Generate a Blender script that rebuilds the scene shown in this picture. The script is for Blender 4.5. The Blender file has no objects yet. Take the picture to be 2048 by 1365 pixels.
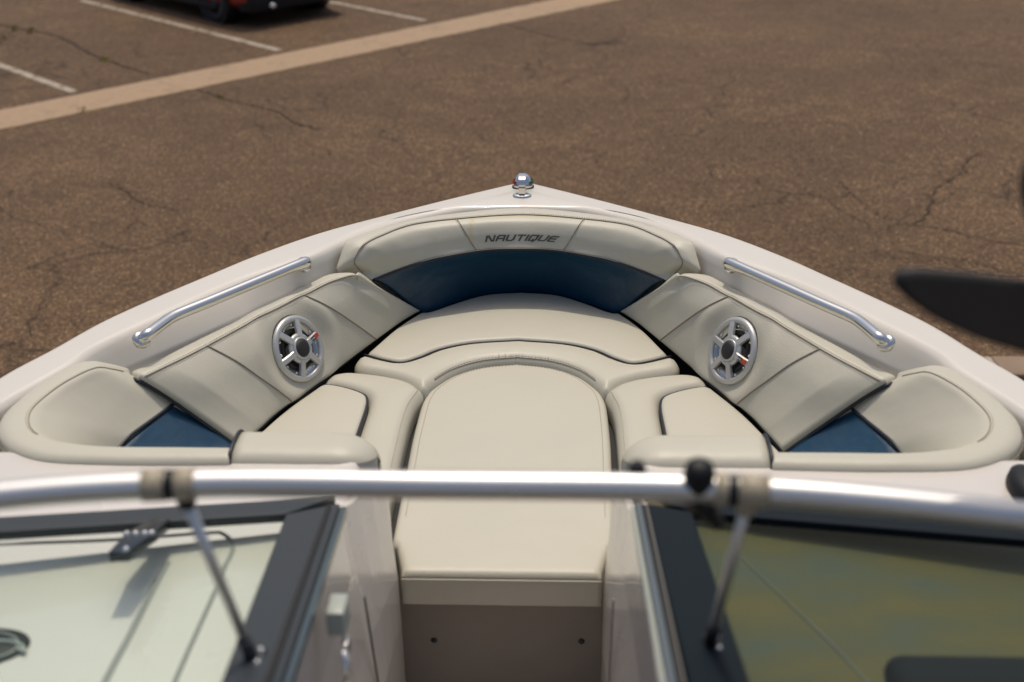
import bpy, bmesh, math, random
import numpy as np
from mathutils import Vector, Matrix
from mathutils.geometry import delaunay_2d_cdt
random.seed(7); RNG = np.random.default_rng(7)
S = bpy.context.scene
C = S.collection
rad = math.radians

# ---------------------------------------------------------------- camera
cam_d = bpy.data.cameras.new('camera'); cam = bpy.data.objects.new('camera', cam_d); C.objects.link(cam)
fwd = Vector((-0.03973091, 0.8973787, -0.4394689)); rgt = Vector((0.99920003, 0.037687, -0.01337891)); upv = Vector((-0.00455631, 0.4396489, 0.89815816))
m = Matrix((rgt, upv, -fwd)).transposed().to_4x4(); m.translation = (0.1294, 0.0, 3.3)
cam.matrix_world = m
cam_d.sensor_width = 36.0; cam_d.lens = 36.0 * 2375 / 2048
cam_d.clip_start = 0.05; cam_d.clip_end = 1500
cam_d.dof.use_dof = True; cam_d.dof.focus_distance = 3.75; cam_d.dof.aperture_fstop = 2.3
S.camera = cam
# ---------------------------------------------------------------- sky, sun, exposure
SUN_EL, SUN_AZ = rad(71), rad(0.0)          # azimuth from +Y towards +X
w = bpy.data.worlds.new('World'); S.world = w; w.use_nodes = True
nt = w.node_tree; nt.nodes.clear()
sky = nt.nodes.new('ShaderNodeTexSky'); sky.sky_type = 'NISHITA'; sky.sun_disc = False
sky.sun_elevation = SUN_EL; sky.sun_rotation = SUN_AZ; sky.dust_density = 5.0; sky.ozone_density = 0.6
bg = nt.nodes.new('ShaderNodeBackground'); bg.inputs['Strength'].default_value = 0.15
wo = nt.nodes.new('ShaderNodeOutputWorld')
nt.links.new(sky.outputs[0], bg.inputs[0]); nt.links.new(bg.outputs[0], wo.inputs[0])
sd = bpy.data.lights.new('sun', 'SUN'); sd.energy = 2.45; sd.angle = rad(0.53); sd.color = (1.0, 0.895, 0.745)
so = bpy.data.objects.new('sun', sd); C.objects.link(so)
sdir = Vector((math.sin(SUN_AZ) * math.cos(SUN_EL), math.cos(SUN_AZ) * math.cos(SUN_EL), math.sin(SUN_EL)))
so.rotation_euler = sdir.to_track_quat('Z', 'Y').to_euler(); so.location = (0, 8, 14)
vs = S.view_settings
vs.view_transform = 'Standard'; vs.look = 'None'; vs.gamma = 1.0; vs.exposure = -0.36; vs.use_curve_mapping = False
S.render.engine = 'CYCLES'
try:
    S.cycles.use_denoising = True
    S.cycles.max_bounces = 10; S.cycles.transparent_max_bounces = 12
except Exception: pass

# ---------------------------------------------------------------- measured points of the place, in metres
T = {
    'outer': [(-0.0026, 4.0628, 1.94), (-0.0414, 4.0462, 1.94), (-0.2498, 3.8881, 1.94), (-0.4532, 3.7227, 1.94), (-0.6415, 3.5592, 1.94), (-0.7947, 3.3778, 1.94), (-0.9163, 3.1995, 1.94), (-1.0286, 3.0287, 1.94), (-1.1178, 2.8751, 1.94), (-1.1856, 2.713, 1.94), (-1.2557, 2.5539, 1.94)],
    'inner': [(-0.0044, 3.7835, 1.95), (-0.1135, 3.776, 1.95), (-0.2166, 3.7587, 1.95), (-0.3702, 3.6763, 1.95), (-0.4799, 3.5649, 1.95), (-0.5633, 3.4374, 1.95), (-0.6267, 3.3334, 1.95), (-0.7968, 3.1432, 1.95), (-0.9368, 2.9232, 1.95), (-1.0593, 2.7147, 1.95), (-1.0909, 2.6095, 1.95), (-1.139, 2.4975, 1.95), (-1.1818, 2.3878, 1.95)],
    'base': [(-0.6432, 3.3736, 1.85), (-0.7935, 3.0828, 1.85), (-0.9438, 2.8807, 1.85)],
    'fb_out': [(-0.4596, 3.4093, 1.842), (-0.5254, 3.4058, 1.862), (-0.5496, 3.373, 1.885), (-0.561, 3.3702, 1.892), (-0.5588, 3.3791, 1.9), (-0.5489, 3.408, 1.93), (-0.5407, 3.4358, 1.954), (-0.5349, 3.4495, 1.957), (-0.5221, 3.4686, 1.958), (-0.4768, 3.5258, 1.958), (-0.3474, 3.6384, 1.957), (-0.1734, 3.7204, 1.955), (0.0013, 3.7603, 1.953)],
    'fb_seam': [(-0.4599, 3.4113, 1.842), (-0.4919, 3.4159, 1.868), (-0.5059, 3.3916, 1.905), (-0.5004, 3.3958, 1.925), (-0.4891, 3.4124, 1.945), (-0.4738, 3.4292, 1.955), (-0.4362, 3.4862, 1.958), (-0.3425, 3.5944, 1.957), (-0.1758, 3.6606, 1.955), (0.0033, 3.6971, 1.953)],
    'fb_bot': [(-0.4599, 3.4113, 1.842), (-0.385, 3.4831, 1.847), (-0.3039, 3.5372, 1.856), (-0.2414, 3.5638, 1.861), (-0.1109, 3.6085, 1.866), (0.0048, 3.6178, 1.866)],
    'bl_top': [(-0.4604, 3.414, 1.84), (-0.3852, 3.4838, 1.845), (-0.304, 3.5379, 1.854), (-0.2415, 3.5644, 1.859), (-0.1109, 3.6092, 1.864), (0.0048, 3.6184, 1.864)],
    'bl_bot': [(-0.3166, 3.5437, 1.665), (-0.2825, 3.5677, 1.665), (-0.2159, 3.6288, 1.665), (-0.1203, 3.6917, 1.665), (-0.0001, 3.7137, 1.665)],
    'sb_back': [(-0.4938, 3.3463, 1.888), (-0.5306, 3.354, 1.888), (-0.5793, 3.3399, 1.888), (-0.6215, 3.2775, 1.888), (-0.7445, 3.0664, 1.888), (-0.882, 2.8388, 1.888), (-0.9349, 2.7491, 1.888), (-0.9834, 2.686, 1.888)],
    'sb_seam': [(-0.48, 3.3279, 1.89), (-0.5149, 3.3081, 1.895), (-0.5662, 3.2532, 1.897), (-0.6175, 3.1675, 1.897), (-0.7187, 3.0032, 1.897), (-0.8319, 2.8001, 1.897), (-0.8945, 2.7074, 1.895), (-0.9407, 2.6523, 1.89)],
    'sb_bot': [(-0.32, 3.5482, 1.672), (-0.3563, 3.4893, 1.672), (-0.3907, 3.4244, 1.672), (-0.4722, 3.2479, 1.672), (-0.5304, 3.1173, 1.672), (-0.6417, 2.8765, 1.672), (-0.6737, 2.7871, 1.672), (-0.708, 2.6837, 1.672)],
    'sb_rear': [(-1.0013, 2.7081, 1.88), (-0.938, 2.6791, 1.87), (-0.8773, 2.6888, 1.8), (-0.7427, 2.7074, 1.69), (-0.7078, 2.6819, 1.67)],
    'sb_frontseam': [(-0.6337, 3.4958, 1.78), (-0.3562, 3.1972, 1.78)],
    'speaker': [(-0.626, 3.0392, 1.782)],
    'pad': [(-0.561, 3.0379, 1.672), (-0.5265, 3.0337, 1.672), (-0.4776, 3.0129, 1.672), (-0.4371, 2.9861, 1.672), (-0.4203, 2.9609, 1.672), (-0.4135, 2.9054, 1.672), (-0.415, 2.8045, 1.672), (-0.4174, 2.6985, 1.672)],
    'pad_back': [(-0.706, 2.6812, 1.672), (-0.6404, 2.8708, 1.672), (-0.561, 3.0379, 1.672)],
    'bol_in': [(-0.5659, 3.0697, 1.665), (-0.5519, 3.108, 1.665), (-0.5075, 3.1294, 1.665), (-0.4542, 3.1252, 1.665), (-0.3718, 3.1038, 1.665), (-0.3054, 3.0699, 1.665), (-0.2645, 3.0179, 1.665), (-0.266, 2.9907, 1.665), (-0.2796, 2.9314, 1.665), (-0.2851, 2.8684, 1.665), (-0.2867, 2.8102, 1.665), (-0.2868, 2.6866, 1.665), (-0.2862, 2.5758, 1.665)],
    'bow_arc': [(-0.3147, 3.5285, 1.672), (-0.2807, 3.5525, 1.672), (-0.2144, 3.6132, 1.672), (-0.1194, 3.6801, 1.672), (0.0004, 3.702, 1.672)],
    'bow_left': [(-0.4547, 3.2446, 1.672), (-0.3898, 3.417, 1.672), (-0.3213, 3.5442, 1.672)],
    'bow_pipe': [(-0.4691, 3.2376, 1.672), (-0.404, 3.2011, 1.672), (-0.3486, 3.185, 1.672), (-0.2988, 3.2157, 1.672), (-0.237, 3.2746, 1.672), (-0.1439, 3.3177, 1.672), (0.0004, 3.3405, 1.672)],
    'bb_low': [(-0.485, 3.2173, 1.665), (-0.4909, 3.1771, 1.665), (-0.4797, 3.1444, 1.665), (-0.4544, 3.1268, 1.665), (-0.407, 3.1097, 1.665), (-0.3564, 3.0881, 1.665), (-0.3065, 3.0543, 1.665), (-0.2639, 3.0118, 1.665), (-0.2411, 3.0458, 1.665), (-0.1837, 3.1317, 1.665), (-0.102, 3.1882, 1.665), (0.0046, 3.2128, 1.665)],
    'fil': [(-0.2671, 2.603, 1.648), (-0.2692, 2.7696, 1.648), (-0.267, 2.9128, 1.648), (-0.2647, 2.971, 1.648), (-0.2589, 3.0129, 1.648), (-0.2437, 3.0651, 1.648), (-0.186, 3.1529, 1.648), (-0.1036, 3.208, 1.648), (-0.0008, 3.231, 1.648)],
    'co_out': [(-0.9861, 2.7073, 1.875), (-1.0327, 2.6738, 1.91), (-1.0708, 2.648, 1.93), (-1.1031, 2.6109, 1.935), (-1.1405, 2.5195, 1.935), (-1.166, 2.4005, 1.935), (-1.1613, 2.3243, 1.935), (-1.1324, 2.262, 1.935), (-1.0716, 2.2036, 1.935), (-0.9824, 2.1664, 1.935), (-0.8287, 2.157, 1.935), (-0.7034, 2.1578, 1.935), (-0.5748, 2.1616, 1.935)],
    'co_seam': [(-0.9725, 2.6828, 1.885), (-1.0042, 2.6409, 1.92), (-1.0296, 2.5988, 1.945), (-1.0643, 2.5307, 1.95), (-1.0871, 2.4669, 1.95), (-1.0993, 2.3962, 1.95), (-1.0924, 2.3462, 1.95), (-1.0675, 2.2954, 1.95), (-1.0291, 2.2586, 1.95), (-0.9785, 2.2359, 1.95), (-0.8757, 2.2145, 1.952), (-0.734, 2.2133, 1.952), (-0.5739, 2.2128, 1.952)],
    'co_bot': [(-0.8773, 2.6837, 1.8), (-0.8894, 2.6528, 1.8), (-0.9001, 2.6225, 1.8), (-0.9118, 2.5928, 1.8), (-0.9214, 2.566, 1.8), (-0.9327, 2.5373, 1.8), (-0.9432, 2.5067, 1.8), (-0.9541, 2.479, 1.8), (-0.971, 2.4705, 1.79), (-0.9772, 2.4438, 1.78)],
    'co_pipe': [(-0.9845, 2.6949, 1.883), (-0.9693, 2.6839, 1.883), (-0.9372, 2.6746, 1.872), (-0.9042, 2.6722, 1.84), (-0.877, 2.6942, 1.8), (-0.8258, 2.7076, 1.755), (-0.7582, 2.7183, 1.7), (-0.7235, 2.6833, 1.672)],
    'tri': [(-0.8779, 2.6863, 1.8), (-0.7238, 2.6841, 1.67), (-0.9629, 2.4736, 1.795)],
    'rail': [(-0.6173, 3.2612, 1.968), (-0.6503, 3.2162, 1.968), (-0.7105, 3.1329, 1.968), (-0.7683, 3.053, 1.968), (-0.837, 2.9576, 1.968), (-0.8953, 2.8796, 1.968), (-0.913, 2.8475, 1.968), (-0.9279, 2.7989, 1.968), (-0.9446, 2.7381, 1.968)],
    'rail_foot': [(-0.639, 3.3143, 1.925), (-0.978, 2.793, 1.925)],
    'lineA': [(-5.2945, 13.0205, 0.0), (-6.7369, 14.3047, 0.0)],
    'lineB': [(-3.4164, 15.1163, 0.0), (-6.5804, 18.023, 0.0)],
    'lineC': [(-1.7508, 16.9983, 0.0), (-3.4996, 18.6085, 0.0)],
    'gut': [(-5.5491, 11.5574, 0.0), (-0.5505, 16.8552, 0.0), (-5.8732, 12.307, 0.0), (-0.5942, 18.0129, 0.0)],
    'crack1': [(-8.4855, 17.3178, 0.0), (-7.8433, 16.8639, 0.0), (-7.2605, 16.5005, -0.0), (-6.7363, 16.1529, 0.0), (-6.1522, 15.4171, 0.0), (-5.5637, 14.6845, 0.0), (-5.093, 14.2201, 0.0), (-4.7249, 13.8327, 0.0)],
    'crack2': [(-4.0084, 13.1582, 0.0), (-3.7646, 12.9318, 0.0), (-3.5396, 12.7126, 0.0), (-3.3317, 12.5416, 0.0), (-3.0843, 12.415, 0.0), (-2.8425, 12.1717, 0.0), (-2.5823, 11.8048, 0.0), (-2.2671, 11.4923, 0.0)],
    'crack3': [(-0.7187, 16.8603, 0.0), (-0.3552, 16.3709, 0.0), (-0.0107, 15.8759, 0.0), (0.2521, 15.6516, 0.0), (0.6354, 15.4002, 0.0), (1.1431, 15.3285, -0.0)],
    'crack4': [(3.9906, 10.7323, 0.0), (3.7641, 10.4313, 0.0), (3.6562, 10.1439, -0.0), (3.4266, 9.8701, 0.0), (3.2871, 9.6728, -0.0), (3.1592, 9.3582, 0.0), (2.9876, 8.9461, -0.0), (2.8611, 8.8337, 0.0)],
    'crack5': [(2.5503, 9.9398, 0.0), (2.5647, 9.6093, 0.0), (2.6315, 9.1775, -0.0), (2.7592, 8.8893, -0.0), (2.9618, 8.7788, 0.0), (3.1817, 8.6174, 0.0), (3.5739, 8.3603, 0.0)],
    'crack6': [(-3.8833, 9.8874, 0.0), (-3.7164, 9.7912, 0.0), (-3.5789, 9.6172, 0.0), (-3.4716, 9.4231, 0.0), (-3.2948, 9.2975, -0.0), (-3.0051, 9.1748, 0.0)],
    'crack7': [(-2.9232, 11.7155, 0.0), (-2.7904, 11.3558, 0.0), (-2.5673, 11.0145, 0.0)],
    'crack8': [(2.5413, 8.1582, -0.0), (2.768, 8.0633, 0.0), (2.9602, 8.112, 0.0), (3.2069, 7.8795, 0.0), (3.3627, 7.7456, 0.0)],
    'crack9': [(-7.4324, 15.9133, 0.0), (-7.1815, 15.9706, 0.0), (-6.9991, 16.0301, -0.0)],
    'weed': [(-7.5342, 16.6453, 0.0), (-7.2182, 16.4317, 0.0), (-5.5444, 14.6292, 0.0), (-3.612, 12.7777, 0.0), (-4.9636, 12.276, 0.0), (-7.4045, 15.9765, 0.0)],
    'slab': [(2.6787, 6.3985, 0.06), (2.9016, 6.4339, 0.06), (2.8069, 6.1584, 0.06), (2.6559, 6.1566, 0.06)],
    'wheels': [(-4.6383, 17.124, 0.0), (-3.731, 18.2041, 0.0)],
    'shadow': [(-7.5559, 18.8887, 0.0), (-6.4644, 18.019, 0.0), (-4.9603, 16.8482, 0.0), (-3.9805, 16.3074, 0.0), (-3.4934, 16.6309, 0.0), (-3.0576, 17.3673, -0.0), (-3.4483, 18.1135, 0.0)],
    'L_in': [(-0.3621, 1.7682, 2.0854), (-0.3097, 1.3204, 2.2105), (-0.287, 1.1405, 2.2607)],
    'L_out': [(-0.2752, 1.8313, 2.0677), (-0.2501, 1.5118, 2.157), (-0.2158, 1.1428, 2.2601)],
    'L_top': [(-0.8337, 1.6615, 2.1152), (-0.3621, 1.7682, 2.0854), (-0.8718, 1.7392, 2.0934)],
    'R_in': [(0.3704, 1.7853, 2.0806), (0.3757, 1.5054, 2.1588), (0.3716, 1.1623, 2.2546)],
    'R_strips': [(0.2598, 1.7028, 2.1036), (0.2542, 1.1584, 2.2557), (0.2693, 1.769, 2.0851), (0.2643, 1.1588, 2.2556), (0.2897, 1.7566, 2.0886), (0.2775, 1.1592, 2.2555)],
    'strutfoot': [(-0.2742, 1.2065, 2.2423), (0.3351, 1.2675, 2.2253)],
    'hinge': [(-0.5862, 1.6427, 2.1204), (-0.5816, 1.5628, 2.1427), (-0.5956, 1.7294, 2.0962)],
    'grooves': [(-0.8776, 1.7271, 2.04), (-0.6822, 1.7445, 2.04), (-0.497, 1.7713, 2.04), (-0.4744, 1.7624, 2.04), (-0.4554, 1.7382, 2.04), (-0.4506, 1.7083, 2.04), (-0.4533, 1.6733, 2.04), (-0.4517, 1.62, 2.04), (-0.4539, 1.5154, 2.04), (-0.456, 1.37, 2.04)],
    'groove2': [(-0.5576, 1.6813, 2.04), (-0.5602, 1.5907, 2.04), (-0.5607, 1.4884, 2.04), (-0.5632, 1.3675, 2.04)],
    'badge': [(-0.7282, 1.4666, 2.04), (-0.7766, 1.4935, 2.04), (-0.7529, 1.4388, 2.04)],
    'hood': [(0.5953, 1.3663, 2.108), (0.6114, 1.3882, 2.108), (0.6729, 1.4005, 2.108), (0.8194, 1.407, 2.108)],
    'cleat': [(1.0569, 2.0793, 1.955), (1.0903, 2.127, 1.955)],
    'logo': [(-0.1244, 3.7037, 1.88), (0.1337, 3.7137, 1.88), (-0.0711, 3.7413, 1.88), (-0.0678, 3.6717, 1.88)],
    'wallseam': [(-0.225, 1.7109, 2.15), (-0.225, 1.8442, 1.6261)],
    'latch': [(-0.225, 1.4603, 2.1574), (-0.225, 1.3982, 2.1595), (-0.225, 1.4124, 2.1002)],
    'mirror': [(0.4818, 1.19, 2.8054), (0.4874, 1.19, 2.8118), (0.5243, 1.19, 2.8113), (0.625, 1.19, 2.8), (0.4962, 1.19, 2.7839), (0.5376, 1.19, 2.7544), (0.5837, 1.19, 2.7335), (0.6396, 1.19, 2.7155)],
    'arm': [(0.6051, 1.19, 2.8913), (0.5994, 1.19, 2.9419)],
    'screws': [(-0.1764, 2.3, 1.3465), (0.1875, 2.3, 1.3501)],
    'bar': [(-0.5431, 1.18, 2.514), (-0.3302, 1.18, 2.5313), (0.0781, 1.18, 2.5303), (0.3416, 1.18, 2.5277), (0.6727, 1.18, 2.5044), (0.2867, 1.18, 2.5533), (0.2213, 1.18, 2.5526)],
}

# ---------------------------------------------------------------- materials
def mat(name, col, rough=0.5, metal=0.0, coat=0.0, spec=0.5, var=0.0, vscale=4.0, bump=0.0, bscale=60.0, big=0.0, bigscale=6.0, coat_r=0.08):
    M = bpy.data.materials.new(name); M.use_nodes = True
    n = M.node_tree.nodes; L = M.node_tree.links; b = n['Principled BSDF']
    b.inputs['Base Color'].default_value = (*col, 1); b.inputs['Roughness'].default_value = rough
    b.inputs['Metallic'].default_value = metal; b.inputs['Specular IOR Level'].default_value = spec
    b.inputs['Coat Weight'].default_value = coat; b.inputs['Coat Roughness'].default_value = coat_r
    tc = n.new('ShaderNodeTexCoord')
    if var:
        t = n.new('ShaderNodeTexNoise'); t.inputs['Scale'].default_value = vscale; t.inputs['Detail'].default_value = 6
        L.new(tc.outputs['Object'], t.inputs['Vector'])
        r = n.new('ShaderNodeMapRange'); r.inputs[1].default_value = .3; r.inputs[2].default_value = .7
        r.inputs[3].default_value = 1 - var; r.inputs[4].default_value = 1 + var
        L.new(t.outputs[0], r.inputs[0])
        mx = n.new('ShaderNodeVectorMath'); mx.operation = 'SCALE'; mx.inputs[0].default_value = col
        L.new(r.outputs[0], mx.inputs['Scale']); L.new(mx.outputs[0], b.inputs['Base Color'])
        rr = n.new('ShaderNodeMath'); rr.operation = 'MULTIPLY_ADD'; rr.inputs[1].default_value = .12; rr.inputs[2].default_value = max(rough - .06, .02)
        if metal < .5: L.new(t.outputs[0], rr.inputs[0]); L.new(rr.outputs[0], b.inputs['Roughness'])
    prev = None
    for st, sc in ((big, bigscale), (bump, bscale)):
        if st:
            t = n.new('ShaderNodeTexNoise'); t.inputs['Scale'].default_value = sc; t.inputs['Detail'].default_value = 3
            L.new(tc.outputs['Object'], t.inputs['Vector'])
            bp = n.new('ShaderNodeBump'); bp.inputs['Strength'].default_value = min(st, 1); bp.inputs['Distance'].default_value = .6 / sc
            L.new(t.outputs[0], bp.inputs['Height'])
            if prev: L.new(prev.outputs[0], bp.inputs['Normal'])
            prev = bp
    if prev: L.new(prev.outputs[0], b.inputs['Normal'])
    return M

VINYL = mat('cream_vinyl', (.485, .466, .382), .46, var=.012, vscale=5, bump=.22, bscale=380, big=.05, bigscale=11)
VINYL2 = mat('grained_vinyl', (.48, .458, .375), .55, var=.012, vscale=6, bump=.6, bscale=300, big=.05, bigscale=9)
VSTAIN = mat('stained_vinyl', (.50, .44, .30), .5, var=.08, vscale=30)
NAVY = mat('navy_vinyl', (.0055, .041, .083), .32, var=.12, vscale=7, bump=.12, bscale=420, big=.12, bigscale=8)
PIPE = mat('navy_piping', (.008, .012, .022), .45)
SEAM = mat('seam_thread', (.25, .215, .165), .8); SEAM2 = mat('pale_seam_thread', (.42, .39, .32), .8)
STITCH = mat('stitch_thread', (.30, .26, .20), .8)
EMB = mat('grey_embroidery', (.085, .07, .064), .7, var=.35, vscale=260, bump=.6, bscale=500)
GEL = mat('white_gelcoat', (.625, .592, .53), .34, coat=.25, coat_r=.06, var=.012, vscale=3)
GELIN = mat('white_gelcoat_inner', (.63, .59, .54), .26, coat=.5, coat_r=.04, var=.02, vscale=3)
CHROME = mat('polished_steel', (.70, .69, .66), .08, metal=1.0)
ALU = mat('satin_aluminium', (.66, .66, .65), .42, metal=1.0, bump=.05, bscale=300)
FRAME = mat('grey_frame', (.030, .037, .043), .45, spec=.4)
FRAMEL = mat('pale_frame', (.34, .37, .33), .35)
BLACK = mat('black_plastic', (.008, .009, .011), .5, spec=.3); MATTE = mat('matte_black_vinyl', (.006, .007, .007), .8, spec=.15)
BLACKR = mat('black_rubber', (.012, .012, .013), .7)
DKNAVY = mat('dark_navy_trim', (.003, .008, .013), .6, spec=.15)
SILVER = mat('silver_plastic', (.52, .52, .50), .36, metal=.5)
SILVERG = mat('polished_flange', (.42, .42, .40), .22, metal=1.0)
CONE = mat('speaker_cone', (.022, .020, .017), .5)
CAP = mat('tweeter_mesh', (.016, .016, .017), .6, bump=.5, bscale=700)
RED = mat('red_label', (.50, .05, .012), .5); WHITE = mat('white_label', (.75, .75, .73), .5); NAVL = mat('dark_label', (.012, .014, .03), .4)
BEIGE = mat('beige_plastic', (.36, .31, .22), .5)
TAUPE = mat('taupe_panel', (.265, .24, .215), .5, var=.08, vscale=4)
REDP = mat('red_car_paint', (.33, .012, .010), .3, coat=1.0, coat_r=.03)
TYRE = mat('tyre_rubber', (.012, .012, .012), .8, bump=.3, bscale=60)
RIM = mat('grey_rim', (.10, .10, .105), .4, metal=.6)
CARGLASS = mat('dark_car_glass', (.01, .012, .014), .06, coat=.5)
CONC = mat('slab_concrete', (.24, .17, .12), .9, var=.12, vscale=5, bump=.5, bscale=60)
GRASS = mat('dry_grass', (.20, .17, .035), .8, var=.4, vscale=9)
def glass(name, tint, refl=0.5):
    M = bpy.data.materials.new(name); M.use_nodes = True; n = M.node_tree.nodes; L = M.node_tree.links; n.clear()
    o = n.new('ShaderNodeOutputMaterial'); t = n.new('ShaderNodeBsdfTransparent'); t.inputs[0].default_value = (*tint, 1)
    g = n.new('ShaderNodeBsdfGlossy'); g.inputs['Roughness'].default_value = .02; g.inputs[0].default_value = (refl, refl, refl, 1)
    f = n.new('ShaderNodeFresnel'); f.inputs[0].default_value = 1.27; x = n.new('ShaderNodeMixShader')
    ge = n.new('ShaderNodeNewGeometry'); mb = n.new('ShaderNodeMath'); mb.operation = 'SUBTRACT'; mb.inputs[0].default_value = 1; L.new(ge.outputs['Backfacing'], mb.inputs[1])
    mm_ = n.new('ShaderNodeMath'); mm_.operation = 'MULTIPLY'; L.new(f.outputs[0], mm_.inputs[0]); L.new(mb.outputs[0], mm_.inputs[1])
    L.new(mm_.outputs[0], x.inputs[0]); L.new(t.outputs[0], x.inputs[1]); L.new(g.outputs[0], x.inputs[2]); L.new(x.outputs[0], o.inputs[0])
    return M
GLASS = glass('green_tinted_glass', (.956, .991, .970))
LENSR = mat('red_lens', (.25, .01, .008), .1); LENSG = mat('green_lens', (.01, .10, .05), .1)

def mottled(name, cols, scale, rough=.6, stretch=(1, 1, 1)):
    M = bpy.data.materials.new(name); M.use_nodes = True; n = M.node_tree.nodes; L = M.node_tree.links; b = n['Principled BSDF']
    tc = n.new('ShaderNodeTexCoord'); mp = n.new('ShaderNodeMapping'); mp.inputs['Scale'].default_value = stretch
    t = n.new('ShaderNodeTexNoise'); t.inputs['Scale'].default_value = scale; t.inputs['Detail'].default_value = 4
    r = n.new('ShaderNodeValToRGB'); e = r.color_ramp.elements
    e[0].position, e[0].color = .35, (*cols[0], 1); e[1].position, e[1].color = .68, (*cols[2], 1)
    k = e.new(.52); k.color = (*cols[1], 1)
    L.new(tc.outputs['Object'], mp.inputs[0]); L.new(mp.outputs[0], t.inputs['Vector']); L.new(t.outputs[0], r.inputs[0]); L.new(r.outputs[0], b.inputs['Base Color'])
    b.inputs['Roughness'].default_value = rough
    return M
PANE_REFL = mottled('painted_pane_reflection', ((.080, .063, .007), (.060, .056, .017), (.044, .058, .038)), 4.2, .75, (1, 2.2, 1))  # olive and teal blotches paint the right pane's reflections into the colour

def asphalt():
    M = bpy.data.materials.new('brown_asphalt'); M.use_nodes = True; n = M.node_tree.nodes; L = M.node_tree.links; b = n['Principled BSDF']
    g = n.new('ShaderNodeNewGeometry'); P = g.outputs['Position']
    def noise(sc, det=4, rough=.6):
        t = n.new('ShaderNodeTexNoise'); t.inputs['Scale'].default_value = sc; t.inputs['Detail'].default_value = det; t.inputs['Roughness'].default_value = rough
        L.new(P, t.inputs['Vector']); return t.outputs[0]
    def mr(x, a, c, lo, hi):
        r = n.new('ShaderNodeMapRange'); r.inputs[1].default_value = a; r.inputs[2].default_value = c; r.inputs[3].default_value = lo; r.inputs[4].default_value = hi
        L.new(x, r.inputs[0]); return r.outputs[0]
    def mul(a, c):
        r = n.new('ShaderNodeMath'); r.operation = 'MULTIPLY'; L.new(a, r.inputs[0]); L.new(c, r.inputs[1]); return r.outputs[0]
    v = n.new('ShaderNodeTexVoronoi'); v.inputs['Scale'].default_value = 75; L.new(P, v.inputs['Vector'])
    hs = n.new('ShaderNodeSeparateColor'); L.new(v.outputs['Color'], hs.inputs[0])
    ramp = n.new('ShaderNodeValToRGB'); e = ramp.color_ramp.elements
    e[0].position, e[0].color = 0., (.045, .026, .0132, 1); e[1].position, e[1].color = 1., (.30, .20, .115, 1)
    for p, c_ in ((.45, (.100, .060, .031, 1)), (.75, (.134, .081, .042, 1)), (.9, (.167, .102, .052, 1))):
        k = e.new(p); k.color = c_
    L.new(hs.outputs[0], ramp.inputs[0])
    fac = mul(mul(mr(noise(.35, 5), .3, .7, .74, 1.14), mr(noise(2.2, 6, .7), .25, .75, .78, 1.18)), mr(noise(14, 5, .7), .25, .75, .80, 1.2))
    # hairline cracks: cell edges of a warped net, kept only in patches
    wn = n.new('ShaderNodeTexNoise'); wn.inputs['Scale'].default_value = 1.6; wn.inputs['Detail'].default_value = 5; L.new(P, wn.inputs['Vector'])
    wv = n.new('ShaderNodeVectorMath'); wv.operation = 'MULTIPLY_ADD'; wv.inputs[1].default_value = (.7, .7, 0); L.new(wn.outputs['Color'], wv.inputs[0]); L.new(P, wv.inputs[2])
    ck = n.new('ShaderNodeTexVoronoi'); ck.feature = 'DISTANCE_TO_EDGE'; ck.inputs['Scale'].default_value = .85; L.new(wv.outputs[0], ck.inputs['Vector'])
    line = mr(ck.outputs['Distance'], .003, .020, 1, 0); patch = mr(noise(.45, 2), .43, .54, 0, 1); rag = mr(noise(9, 3), .35, .6, .25, 1)
    dark = n.new('ShaderNodeMath'); dark.operation = 'MULTIPLY_ADD'; dark.inputs[1].default_value = -.62; dark.inputs[2].default_value = 1
    L.new(mul(mul(line, patch), rag), dark.inputs[0])
    sc = n.new('ShaderNodeVectorMath'); sc.operation = 'SCALE'; L.new(ramp.outputs[0], sc.inputs[0]); L.new(mul(fac, dark.outputs[0]), sc.inputs['Scale'])
    L.new(sc.outputs[0], b.inputs['Base Color']); b.inputs['Roughness'].default_value = .88; b.inputs['Specular IOR Level'].default_value = .3
    bp = n.new('ShaderNodeBump'); bp.inputs['Strength'].default_value = .55; bp.inputs['Distance'].default_value = .008
    L.new(v.outputs['Distance'], bp.inputs['Height']); L.new(bp.outputs[0], b.inputs['Normal'])
    return M
ASPH = asphalt()
def worn(name, col, under, amt, sc):
    M = bpy.data.materials.new(name); M.use_nodes = True; n = M.node_tree.nodes; L = M.node_tree.links; b = n['Principled BSDF']
    g = n.new('ShaderNodeNewGeometry')
    def noise(s, d=5, r=.7):
        t = n.new('ShaderNodeTexNoise'); t.inputs['Scale'].default_value = s; t.inputs['Detail'].default_value = d; t.inputs['Roughness'].default_value = r
        L.new(g.outputs['Position'], t.inputs['Vector']); return t.outputs[0]
    r = n.new('ShaderNodeValToRGB'); e = r.color_ramp.elements; e[0].position, e[0].color = amt - .06, (*under, 1); e[1].position, e[1].color = amt + .06, (*col, 1)
    L.new(noise(sc), r.inputs[0])
    v = n.new('ShaderNodeMapRange'); v.inputs[1].default_value = .3; v.inputs[2].default_value = .7; v.inputs[3].default_value = .86; v.inputs[4].default_value = 1.12; L.new(noise(sc * 5), v.inputs[0])
    s = n.new('ShaderNodeVectorMath'); s.operation = 'SCALE'; L.new(r.outputs[0], s.inputs[0]); L.new(v.outputs[0], s.inputs['Scale']); L.new(s.outputs[0], b.inputs['Base Color'])
    b.inputs['Roughness'].default_value = .85
    return M
PAINT = worn('worn_white_paint', (.36, .31, .24), (.125, .08, .048), .45, 8)
GUTTER = worn('gutter_concrete', (.325, .226, .138), (.20, .14, .088), .36, 2.2)
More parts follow.
